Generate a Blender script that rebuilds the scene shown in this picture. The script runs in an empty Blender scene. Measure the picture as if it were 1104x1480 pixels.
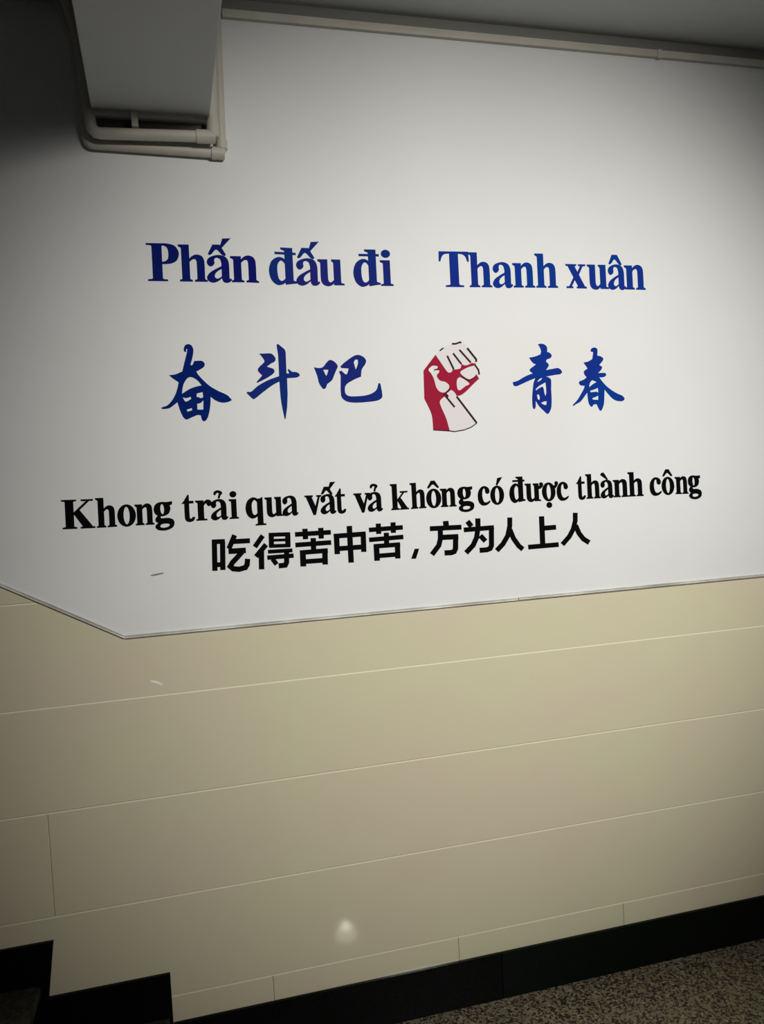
import bpy, bmesh, math, random
from mathutils import Vector, Matrix
from mathutils.geometry import tessellate_polygon
S = bpy.context.scene
COL = S.collection

# ------------------------------------------------------------------ camera
cam_data = bpy.data.cameras.new('camera')
cam = bpy.data.objects.new('camera', cam_data); COL.objects.link(cam)
cam_data.sensor_fit = 'HORIZONTAL'; cam_data.sensor_width = 36.0
cam_data.lens = 1106.5 / 1104 * 36.0
r, u, f = Vector((0.96831, -0.24393, -0.05365)), Vector((0.06179, 0.02584, 0.99775)), Vector((0.24199, 0.96945, -0.04009))
cam.matrix_world = Matrix(((r.x, u.x, -f.x, 0.0), (r.y, u.y, -f.y, -2.316), (r.z, u.z, -f.z, 1.7219), (0, 0, 0, 1)))
cam_data.clip_start = 0.02
S.camera = cam

# ------------------------------------------------------------------ world, lights, exposure
w = bpy.data.worlds.new('world'); S.world = w; w.use_nodes = True
w.node_tree.nodes['Background'].inputs[0].default_value = (0.9, 0.95, 1.0, 1)
w.node_tree.nodes['Background'].inputs[1].default_value = 0.024

def spot(name, loc, target, power, size, blend, radius, color):
    d = bpy.data.lights.new(name, 'SPOT'); d.energy = power; d.spot_size = math.radians(size); d.spot_blend = blend
    d.shadow_soft_size = radius; d.color = color
    o = bpy.data.objects.new(name, d); COL.objects.link(o); o.location = loc
    o.rotation_euler = (Vector(target) - Vector(loc)).to_track_quat('-Z', 'Y').to_euler()
    return o
spot('landing_downlight', (1.68, -4.0, 2.97), (1.0, 0, 1.665), 690, 50.3, 1.0, 0.28, (1.0, 0.985, 0.945))

S.view_settings.view_transform = 'Standard'; S.view_settings.look = 'None'
S.view_settings.exposure = 0.0; S.view_settings.gamma = 1.0; S.view_settings.use_curve_mapping = False

# ------------------------------------------------------------------ materials
def mat(name, color, rough=0.5, metal=0.0, coat=0.0, noise=None, bump=None, spec=0.5):
    """noise=(scale, second colour, contrast low, high); bump=(scale, strength, distance)"""
    m = bpy.data.materials.new(name); m.use_nodes = True
    nt = m.node_tree; b = nt.nodes['Principled BSDF']
    b.inputs['Base Color'].default_value = (*color, 1); b.inputs['Roughness'].default_value = rough
    b.inputs['Metallic'].default_value = metal; b.inputs['Specular IOR Level'].default_value = spec; b.inputs['Coat Weight'].default_value = coat
    tc = nt.nodes.new('ShaderNodeTexCoord')
    if noise:
        n = nt.nodes.new('ShaderNodeTexNoise'); n.inputs['Scale'].default_value = noise[0]; n.inputs['Detail'].default_value = 3
        rp = nt.nodes.new('ShaderNodeValToRGB'); rp.color_ramp.elements[0].position = noise[2]; rp.color_ramp.elements[1].position = noise[3]
        rp.color_ramp.elements[0].color = (*noise[1], 1); rp.color_ramp.elements[1].color = (*color, 1)
        nt.links.new(tc.outputs['Object'], n.inputs['Vector']); nt.links.new(n.outputs['Fac'], rp.inputs[0])
        nt.links.new(rp.outputs[0], b.inputs['Base Color'])
    if bump:
        n2 = nt.nodes.new('ShaderNodeTexNoise'); n2.inputs['Scale'].default_value = bump[0]; n2.inputs['Detail'].default_value = 4
        bp = nt.nodes.new('ShaderNodeBump'); bp.inputs['Strength'].default_value = bump[1]; bp.inputs['Distance'].default_value = bump[2]
        nt.links.new(tc.outputs['Object'], n2.inputs['Vector']); nt.links.new(n2.outputs['Fac'], bp.inputs['Height'])
        nt.links.new(bp.outputs['Normal'], b.inputs['Normal'])
    return m
M = {}
M['paint'] = mat('wall_paint', (0.80, 0.80, 0.79), 0.75, noise=(1.6, (0.76, 0.755, 0.73), 0.3, 0.7), bump=(35, 0.12, 0.002))
M['ceiling'] = mat('ceiling_paint', (0.60, 0.62, 0.62), 0.85, noise=(2.0, (0.56, 0.57, 0.56), 0.3, 0.7), bump=(30, 0.15, 0.002))
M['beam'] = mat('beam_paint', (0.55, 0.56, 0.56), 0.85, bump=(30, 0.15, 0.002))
M['tile'] = mat('cream_tile', (0.70, 0.66, 0.45), 0.10, noise=(2.3, (0.71, 0.62, 0.46), 0.35, 0.65))
M['lit_edge_grout'] = mat('lit_edge_grout', (0.93, 0.88, 0.70), 0.8)  # paled to paint the light caught along the joint edges
M['bed'] = mat('grey_mortar', (0.16, 0.14, 0.11), 0.9)
M['black'] = mat('black_granite', (0.003, 0.003, 0.003), 0.2, spec=0.12, noise=(60, (0.004, 0.004, 0.005), 0.4, 0.6))
M['green'] = mat('greenish_black_granite', (0.004, 0.007, 0.004), 0.2, spec=0.12, noise=(60, (0.004, 0.006, 0.005), 0.4, 0.6))
M['alu'] = mat('aluminium', (0.93, 0.92, 0.88), 0.42, metal=0.55, noise=(6, (0.62, 0.60, 0.55), 0.35, 0.6))
M['pvc'] = mat('white_pvc', (0.60, 0.57, 0.49), 0.4, noise=(12, (0.54, 0.50, 0.42), 0.3, 0.7))
M['shadow_gap'] = mat('painted_shadow', (0.07, 0.06, 0.045), 0.9)  # dark colour standing in for shade under the beam and below the trim
M['dark_strip'] = mat('grey_edge_strip', (0.22, 0.21, 0.19), 0.8)
M['blue'] = mat('blue_vinyl', (0.003, 0.040, 0.27), 0.8, noise=(5, (0.010, 0.022, 0.24), 0.35, 0.65), spec=0.05)
M['navy'] = mat('navy_vinyl', (0.006, 0.008, 0.14), 0.8, noise=(5, (0.004, 0.016, 0.14), 0.35, 0.65), spec=0.03)
M['deep_blue'] = mat('deep_blue_vinyl', (0.006, 0.028, 0.19), 0.8, noise=(5, (0.020, 0.014, 0.17), 0.35, 0.65), spec=0.04)
M['prussian'] = mat('prussian_blue_vinyl', (0.002, 0.016, 0.15), 0.8, spec=0.03)
M['ink'] = mat('black_vinyl', (0.003, 0.003, 0.0035), 0.8, spec=0.03)
M['red'] = mat('crimson_vinyl', (0.34, 0.014, 0.042), 0.8, spec=0.05)
M['offwhite'] = mat('offwhite_vinyl', (0.74, 0.69, 0.70), 0.7)
M['outline'] = mat('dark_outline_vinyl', (0.035, 0.018, 0.018), 0.8, spec=0.05)
M['fleck'] = mat('pale_fleck_tone', (0.95, 0.92, 0.84), 0.5)
M['scuff'] = mat('grey_scuff', (0.22, 0.21, 0.20), 0.7)
# speckled terrazzo floor
def terrazzo():
    m = bpy.data.materials.new('speckled_terrazzo'); m.use_nodes = True; nt = m.node_tree; b = nt.nodes['Principled BSDF']
    tc = nt.nodes.new('ShaderNodeTexCoord'); v = nt.nodes.new('ShaderNodeTexVoronoi'); v.inputs['Scale'].default_value = 160
    rp = nt.nodes.new('ShaderNodeValToRGB'); e = rp.color_ramp.elements
    sep = nt.nodes.new('ShaderNodeSeparateColor')
    e[0].position = 0.0; e[0].color = (0.02, 0.018, 0.014, 1); e[1].position = 1.0; e[1].color = (0.50, 0.41, 0.28, 1)
    for p_, c in ((0.32, (0.06, 0.048, 0.035, 1)), (0.42, (0.22, 0.175, 0.12, 1)), (0.7, (0.31, 0.24, 0.15, 1)), (0.9, (0.32, 0.31, 0.20, 1))):
        x = e.new(p_); x.color = c
    nt.links.new(tc.outputs['Object'], v.inputs['Vector']); nt.links.new(v.outputs['Color'], sep.inputs[0])
    nt.links.new(sep.outputs[0], rp.inputs[0]); nt.links.new(rp.outputs[0], b.inputs['Base Color'])
    b.inputs['Roughness'].default_value = 0.45
    return m
M['terrazzo'] = terrazzo()
M['stair_stone'] = mat('dark_brown_stair_stone', (0.055, 0.045, 0.03), 0.5, noise=(90, (0.02, 0.017, 0.012), 0.4, 0.6))

# ------------------------------------------------------------------ helpers
def tag(o, label=None, cat=None, group=None, kind=None):
    if label: o['label'] = label
    if cat: o['category'] = cat
    if group: o['group'] = group
    if kind: o['kind'] = kind
    return o
def link(name, bm, m, parent=None, smooth=False, recalc=True):
    if recalc: bmesh.ops.recalc_face_normals(bm, faces=bm.faces[:])
    me = bpy.data.meshes.new(name); bm.to_mesh(me); bm.free(); me.materials.append(m)
    if smooth:
        for p_ in me.polygons: p_.use_smooth = True
        me.set_sharp_from_angle(angle=math.radians(40))
    o = bpy.data.objects.new(name, me); COL.objects.link(o)
    if parent: o.parent = parent
    return o
def empty(name, loc=(0, 0, 0)):
    o = bpy.data.objects.new(name, None); COL.objects.link(o); o.location = loc; o.empty_display_size = 0.05
    return o
def box(bm, x0, x1, y0, y1, z0, z1, bevel=0.0):
    g = bmesh.ops.create_cube(bm, size=1.0)
    vs = g['verts']
    for v in vs: v.co = Vector(((x0 + x1) / 2 + v.co.x * (x1 - x0), (y0 + y1) / 2 + v.co.y * (y1 - y0), (z0 + z1) / 2 + v.co.z * (z1 - z0)))
    if bevel:
        es = list({e for v in vs for e in v.link_edges})
        bmesh.ops.bevel(bm, geom=es, offset=bevel, segments=2, affect='EDGES', profile=0.7)
    return bm
def clip(poly, a, b, c):        # keep a*x + b*z <= c
    out = []
    for i, p_ in enumerate(poly):
        q = poly[(i + 1) % len(poly)]
        dp, dq = a * p_[0] + b * p_[1] - c, a * q[0] + b * q[1] - c
        if dp <= 0: out.append(p_)
        if (dp < 0 < dq) or (dq < 0 < dp):
            t = dp / (dp - dq); out.append((p_[0] + t * (q[0] - p_[0]), p_[1] + t * (q[1] - p_[1])))
    return out
def inset(poly, d):             # convex, counter-clockwise
    n = len(poly); L = []
    for i in range(n):
        (x0, z0), (x1, z1) = poly[i], poly[(i + 1) % n]
        l = math.hypot(x1 - x0, z1 - z0); nx, nz = -(z1 - z0) / l, (x1 - x0) / l
        L.append((nx, nz, nx * x0 + nz * z0 + d))
    out = []
    for i in range(n):
        a, b = L[i - 1], L[i]; det = a[0] * b[1] - a[1] * b[0]
        out.append(((a[2] * b[1] - a[1] * b[2]) / det, (a[0] * b[2] - a[2] * b[0]) / det))
    return out
def slab(poly, y_front, y_back, bev, depth):   # convex plate in the wall plane with a bevelled face
    bm = bmesh.new(); n = len(poly)
    rings = [[bm.verts.new((x, y, z)) for x, z in q] for q, y in ((poly, y_back), (poly, y_front + depth), (inset(poly, bev), y_front))]
    for a, b in zip(rings, rings[1:]):
        for i in range(n): bm.faces.new((a[i], a[(i + 1) % n], b[(i + 1) % n], b[i]))
    bm.faces.new(rings[-1]); bm.faces.new(rings[0][::-1])
    return bm
def prism(bm, loops, y_front, y_back):        # flat shape (outer + holes, x z in 0.1 mm) pushed out of the wall
    L3 = [[Vector((x, 0, z)) for x, z in lp] for lp in loops]
    flat = [p_ for lp in L3 for p_ in lp]
    tris = tessellate_polygon(L3)
    fv = [bm.verts.new((p_.x, y_front, p_.z)) for p_ in flat]; bv = [bm.verts.new((p_.x, y_back, p_.z)) for p_ in flat]
    for t in tris:
        a_, b_, c_ = (flat[i] for i in t)
        if (b_ - a_).cross(c_ - a_).y > 0: t = t[::-1]
        try: bm.faces.new([fv[i] for i in t])
        except ValueError: pass
    k = 0
    for lp in L3:
        n = len(lp); area = sum(lp[i].x * lp[(i + 1) % n].z - lp[(i + 1) % n].x * lp[i].z for i in range(n))
        out_ = (area > 0) == (k == 0)
        for i in range(n):
            a, b = k + i, k + (i + 1) % n
            try: bm.faces.new((fv[a], bv[a], bv[b], fv[b]) if out_ else (fv[a], fv[b], bv[b], bv[a]))
            except ValueError: pass
        k += n
def tube(bm, pts, rad, seg=16, bend=0.03, steps=6):
    P = [Vector(p_) for p_ in pts]; path = [P[0]]
    for i in range(1, len(P) - 1):
        a, b = (P[i - 1] - P[i]), (P[i + 1] - P[i]); d = min(bend, a.length * .49, b.length * .49)
        s, e = P[i] + a.normalized() * d, P[i] + b.normalized() * d
        for k in range(steps + 1):
            t = k / steps; path.append((1 - t) ** 2 * s + 2 * t * (1 - t) * P[i] + t * t * e)
    path.append(P[-1])
    rings = []; nrm = None
    for i, p_ in enumerate(path):
        d = (path[min(i + 1, len(path) - 1)] - path[max(i - 1, 0)]).normalized()
        if nrm is None: nrm = d.cross(Vector((0, 1, 0))).normalized()
        nrm = (nrm - d * nrm.dot(d)).normalized(); bn = d.cross(nrm)
        rings.append([bm.verts.new(p_ + rad * (math.cos(2 * math.pi * k / seg) * nrm + math.sin(2 * math.pi * k / seg) * bn)) for k in range(seg)])
    for a, b in zip(rings, rings[1:]):
        for k in range(seg): bm.faces.new((a[k], a[(k + 1) % seg], b[(k + 1) % seg], b[k]))
    bm.faces.new(rings[0]); bm.faces.new(rings[-1][::-1])

# ------------------------------------------------------------------ wall
XL, XR, CZ = -1.9, 3.0, 3.152
CX, TZ = -0.207, 1.3123          # lower corner and height of the white field's edge
SL = (1.492 - 1.3123) / (-0.525 + 0.207)   # slope of the edge that climbs with the stairs
wall = link('wall_back', box(bmesh.new(), XL, XR, 0.0056, 0.20, -0.2, CZ), M['bed'])
tag(wall, 'white painted stairwell wall with a cream tiled lower half', 'wall', kind='structure')
# white plaster field (convex polygon with the climbing lower-left edge)
pf = [(CX, TZ), (XR, TZ), (XR, CZ - 0.001), (XL, CZ - 0.001), (XL, TZ + SL * (XL - CX))]
tag(link('plaster_panel', slab(pf, 0.0, 0.0055, 0.0005, 0.0005), M['paint'], wall))
# cream tiles
Z0, H, G_ = 0.2322, 0.30, 0.0016
rows = [(0.0, Z0, [-0.42, 0.1559, 0.7559, 1.3559, 1.9559, 2.5559, XR]),
        (Z0, Z0 + H, [XL, XR]), (Z0 + H, Z0 + 2 * H, [XL, -0.446, XR]),
        (Z0 + 2 * H, Z0 + 3 * H, [XL, XR]), (Z0 + 3 * H, Z0 + 4 * H, [XL, XR]),
        (Z0 + 4 * H, Z0 + 5 * H, [XL, CX]), (Z0 + 5 * H, Z0 + 6 * H, [XL, CX]), (Z0 + 6 * H, Z0 + 7 * H, [XL, CX])]
for z0, z1, xs in rows:
    for a, b in zip(xs, xs[1:]):
        q = [(a + 0.0004, z0 + G_), (b - 0.0004, z0 + G_), (b - 0.0004, z1 - G_), (a + 0.0004, z1 - G_)]
        pieces = []
        if z1 > TZ:
            q = clip(q, 0, 1, TZ - 0.0015) if a >= CX else q
            if a < CX < b:                       # split the row at the corner of the white field so both parts stay convex, joined in one mesh
                full = clip(q, 0, 1, TZ - 0.0015)
                up = clip(clip([(p_[0], max(p_[1], 0)) for p_ in q], 0, -1, -(TZ - 0.0015)), -SL, 1, TZ - SL * CX - 0.0015)
                pieces = [full] + ([up] if len(up) > 2 else [])
            else:
                q = clip(q, -SL, 1, TZ - SL * CX - 0.0015); pieces = [q]
        else: pieces = [q]
        pieces = [p_ for p_ in pieces if len(p_) > 2]
        if not pieces: continue
        if len(pieces) == 2:                     # concave outline: plain prism
            fu, up = pieces
            outline = [fu[0], fu[1], (fu[1][0], TZ - 0.0015), (CX, TZ - 0.0015)]
            outline += sorted([p_ for p_ in up if p_[1] > TZ - 0.001], key=lambda p_: -p_[0])
            bm = bmesh.new(); prism(bm, [outline], -0.0024, 0.0055)
        else:
            bm = slab(pieces[0], -0.0024, 0.0055, 0.0016, 0.0016)
        link('tile', bm, M['tile'], wall)
# pale joint filler, set into the lower part of each joint; stands in for the lit edge, the open gap above for its shade, wider towards the floor
for k, open_ in enumerate((0.0012, 0.0011, 0.0008, 0.0004, 0.0003)):
    zj = Z0 + H * k; x1 = XR if zj < TZ else CX + (zj - TZ) / SL
    link('lit_joint_filler', box(bmesh.new(), XL, x1 - (0 if zj < TZ else 0.012), -0.0013, 0.0054, zj - G_ - 0.0004, zj + G_ - open_ - 0.0001), M['lit_edge_grout'], wall)
# ------------------------------------------------------------------ aluminium edge trim
trim = empty('trim_1', (CX, 0, TZ))
tag(trim, 'thin aluminium strip edging the bottom of the white wall, bending up along the stairs', 'trim', kind='structure')
def strip(p0, p1, nudge=0.0):
    d = Vector((p1[0] - p0[0], p1[1] - p0[1])).normalized(); n = Vector((-d.y, d.x))
    bm = bmesh.new()
    prof = [(-0.0045, 0.0), (-0.0045, -0.0035), (-0.002, -0.006), (0.0, -0.0035), (0.0035, -0.0045), (0.0055, -0.002), (0.0055, 0.0)]
    rings = []
    for (x, z), c in ((p0, 0), (p1, 0)):
        rings.append([bm.verts.new((x + n.x * a, b - 0.0004, z + n.y * a)) for a, b in prof])
    k = len(prof)
    for i in range(k): bm.faces.new((rings[0][i], rings[0][(i + 1) % k], rings[1][(i + 1) % k], rings[1][i]))
    bm.faces.new(rings[0][::-1]); bm.faces.new(rings[1])
    for v in bm.verts: v.co -= trim.location
    return bm
link('edge_strip', strip((CX, TZ), (1.02, TZ)), M['alu'], trim)
link('edge_strip', strip((1.023, TZ + 0.001), (XR, TZ + 0.001)), M['alu'], trim)
link('edge_strip', strip((XL, TZ + SL * (XL - CX)), (CX, TZ)), M['alu'], trim)

def trim_shadow_strip(p0, p1):  # dark line painted in as the contact shadow below the trim
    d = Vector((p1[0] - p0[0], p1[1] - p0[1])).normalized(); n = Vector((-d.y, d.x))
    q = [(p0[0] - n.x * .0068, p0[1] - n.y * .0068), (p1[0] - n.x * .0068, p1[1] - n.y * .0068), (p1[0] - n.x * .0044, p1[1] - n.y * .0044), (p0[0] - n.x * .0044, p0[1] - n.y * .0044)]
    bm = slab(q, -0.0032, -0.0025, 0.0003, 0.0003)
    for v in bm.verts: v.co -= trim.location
    return link('trim_shadow_strip', bm, M['shadow_gap'], trim)
trim_shadow_strip((CX, TZ), (XR, TZ)); trim_shadow_strip((XL, TZ + SL * (XL - CX)), (CX, TZ))

# ------------------------------------------------------------------ ceiling, cornice trunking
ceil = link('ceiling', box(bmesh.new(), XL, XR, -3.6, 0.20, CZ, CZ + 0.15), M['ceiling'])
tag(ceil, 'grey white painted ceiling above the landing', 'ceiling', kind='structure')
band = link('trim_2', box(bmesh.new(), 0.1475 + .03, XR, -0.003, -0.0002, 3.116, CZ - 0.0005), M['dark_strip'])
tag(band, 'dark grey strip between the ceiling and the white trunking', 'trim', kind='structure')
tr = empty('trim_3', (0.18, 0, 3.09))
tag(tr, 'slim white cable trunking running under the ceiling edge', 'trim', kind='structure')
for a, b in ((0.178, 1.616), (1.620, XR)):
    bm = box(bmesh.new(), a, b, -0.014, -0.0002, 3.092, 3.1155, 0.0025)
    for v in bm.verts: v.co -= tr.location
    link('trunking_length', bm, M['pvc'], tr, True)
bm = box(bmesh.new(), 1.610, 1.626, -0.0165, -0.0002, 3.0885, 3.1165, 0.002)
for v in bm.verts: v.co -= tr.location
link('joint_cover', bm, M['pvc'], tr, True)
# beam that crosses over the stairs to the wall
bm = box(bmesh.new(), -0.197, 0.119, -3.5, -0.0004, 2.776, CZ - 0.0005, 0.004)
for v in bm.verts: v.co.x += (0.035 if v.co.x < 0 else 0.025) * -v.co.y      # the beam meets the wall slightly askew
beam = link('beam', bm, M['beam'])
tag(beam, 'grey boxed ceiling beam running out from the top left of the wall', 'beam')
bm = bmesh.new(); box(bm, -0.185, 0.112, -0.022, -0.0005, 2.742, 2.7755, 0.002)  # dark strip in place of the shade between beam and pipe
tag(link('beam_shadow_strip', bm, M['shadow_gap'], beam), 'dark strip standing in for the shade under the end of the beam')

# ------------------------------------------------------------------ two bent pipes
def pipe(label, pts, rad, couplings, bend, cat='pipe', group=None):
    root = empty('bent_pipe', pts[1]); off = Vector(pts[1])
    tag(root, label, cat)
    bm = bmesh.new(); tube(bm, [Vector(p_) - off for p_ in pts], rad, bend=bend)
    link('pipe_run', bm, M['pvc'], root, True)
    for a, b, rr in couplings:
        bm = bmesh.new(); tube(bm, [Vector(a) - off, (Vector(a) + Vector(b)) / 2 - off, Vector(b) - off], rr, bend=0.0005, steps=1)
        bmesh.ops.bevel(bm, geom=[e for e in bm.edges if len(e.link_faces) == 2 and any(len(f_.verts) > 4 for f_ in e.link_faces)], offset=0.0015, segments=2, affect='EDGES')
        link('coupling', bm, M['pvc'], root, True)
    return root
back = pipe('thin white pipe fixed flat on the wall, outer U-bent pipe round the beam',
     [(-0.55, -0.0165, 3.125), (-0.268, -0.0165, 3.105), (-0.234, -0.0165, 2.99), (-0.2135, -0.0165, 2.706), (0.152, -0.0165, 2.698), (0.159, -0.0165, 3.09)], 0.0140,
     [((0.122, -0.0165, 2.6985), (0.160, -0.0165, 2.698), 0.0175), ((0.1525, -0.0165, 2.708), (0.153, -0.0165, 2.735), 0.0170)], 0.016)
front = pipe('white plastic pipe standing off the wall, inner U-bent pipe under the beam',
     [(-0.50, -0.060, 3.100), (-0.245, -0.060, 3.085), (-0.218, -0.060, 2.979), (-0.1975, -0.060, 2.717), (0.127, -0.060, 2.725), (0.140, -0.060, 3.09)], 0.0155,
     [((0.080, -0.060, 2.7242), (0.134, -0.060, 2.7252), 0.0185), ((0.1272, -0.060, 2.722), (0.128, -0.060, 2.765), 0.0180)], 0.026)
# saddle clip holding the inner pipe to the beam
off = front.location
bm = box(bmesh.new(), -0.091, -0.074, -0.078, -0.040, 2.735, 2.7765, 0.001)
for v in bm.verts: v.co -= off
link('saddle_clip', bm, M['pvc'], front)

# ------------------------------------------------------------------ skirting, landing, stairs
TA, TB, TC = 0.178, 0.350, 0.522
floor = link('floor', box(bmesh.new(), -0.155, XR, -3.6, 0.0054, -0.15, 0.0), M['terrazzo'])
tag(floor, 'brown speckled terrazzo landing floor', 'floor', kind='structure')
sk = empty('baseboard_back', (-0.141, 0, 0))
tag(sk, 'polished black granite skirting along the foot of the wall, stepping up with the stairs', 'baseboard', kind='structure')
def sk_piece(poly, m, y=-0.013):
    bm = slab(poly, y, -0.0026, 0.0010, 0.0010)
    for v in bm.verts: v.co -= sk.location
    return link('skirting_tile', bm, m, sk)
def rect(a, b, z0, z1): return [(a, z0), (b, z0), (b, z1), (a, z1)]
sk_piece(rect(-0.141, 0.897, 0.0005, 0.154), M['black']); sk_piece(rect(0.8985, 1.897, 0.0005, 0.154), M['green']); sk_piece(rect(1.8985, XR, 0.0005, 0.154), M['black'])
sk_piece([(-0.53, 0.0005), (-0.1425, 0.0005), (-0.1425, 0.307), (-0.53, 0.307)], M['black'])
sk_piece([(-0.79, 0.3075), (-0.475, 0.3075), (-0.453, 0.468), (-0.79, 0.468)], M['black'])
sk_piece([(-0.7915, 0.351), (-0.7905, 0.351), (-0.7905, 0.64), (-1.11, 0.64), (-1.11, 0.351)][1:], M['black'])
sk_piece(rect(-1.45, -1.1115, 0.51, 0.81), M['black']); sk_piece(rect(XL, -1.4515, 0.68, 0.98), M['black'])
st = empty('staircase', (-0.152, -1.2, 0))
tag(st, 'dark granite staircase rising to the left from the landing', 'stairs')
noses = [-0.152, -0.494, -0.83, -1.165, -1.50]; tops = [TA, TB, TC, 0.694, 0.866]
for i, (nx, tz) in enumerate(zip(noses, tops)):
    x1 = noses[i + 1] - 0.0 if i + 1 < len(noses) else XL
    bm = bmesh.new(); box(bm, XL, nx - 0.014, -3.4, -0.0145, (tops[i - 1] if i else 0.0) + 0.0008, tz - 0.0305)
    for v in bm.verts: v.co -= st.location
    link('riser', bm, M['black'], st)
    bm = bmesh.new(); box(bm, XL, nx, -3.4, -0.0145, tz - 0.030, tz, 0.004)
    for v in bm.verts: v.co -= st.location
    link('tread', bm, M['stair_stone'], st)

# small round lamp on the landing, out of view, known by its reflection in the glazed tiles
def glow(name, col, k):
    m = bpy.data.materials.new(name); m.use_nodes = True; b = m.node_tree.nodes['Principled BSDF']
    b.inputs['Base Color'].default_value = (.8, .8, .75, 1); b.inputs['Emission Color'].default_value = (*col, 1); b.inputs['Emission Strength'].default_value = k
    return m
lamp = empty('unseen_floor_lamp', (0.475, -0.508, 0.0)); tag(lamp, 'tiny round frosted lamp, out of view, standing on the landing floor near the wall', 'lamp')
def lathe(prof, m, name):
    bm = bmesh.new(); rings = [[bm.verts.new((a * math.cos(k * math.pi / 12), a * math.sin(k * math.pi / 12), z)) for k in range(24)] for a, z in prof]
    for a, b in zip(rings, rings[1:]):
        for k in range(24): bm.faces.new((a[k], a[(k + 1) % 24], b[(k + 1) % 24], b[k]))
    bm.faces.new(rings[0][::-1]); bm.faces.new(rings[-1]); return link(name, bm, m, lamp, True)
lathe([(0.040, 0.0), (0.042, 0.003), (0.042, 0.010), (0.032, 0.033), (0.014, 0.036)], glow('unseen_frosted_shade', (1, .95, .75), 2.6), 'shade')  # shade of the lamp that is out of view
lathe([(0.0155, 0.0365), (0.0165, 0.044), (0.011, 0.051), (0.004, 0.054)], glow('unseen_bulb_glass', (1, .97, .85), 10.0), 'unseen_bulb')

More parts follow.
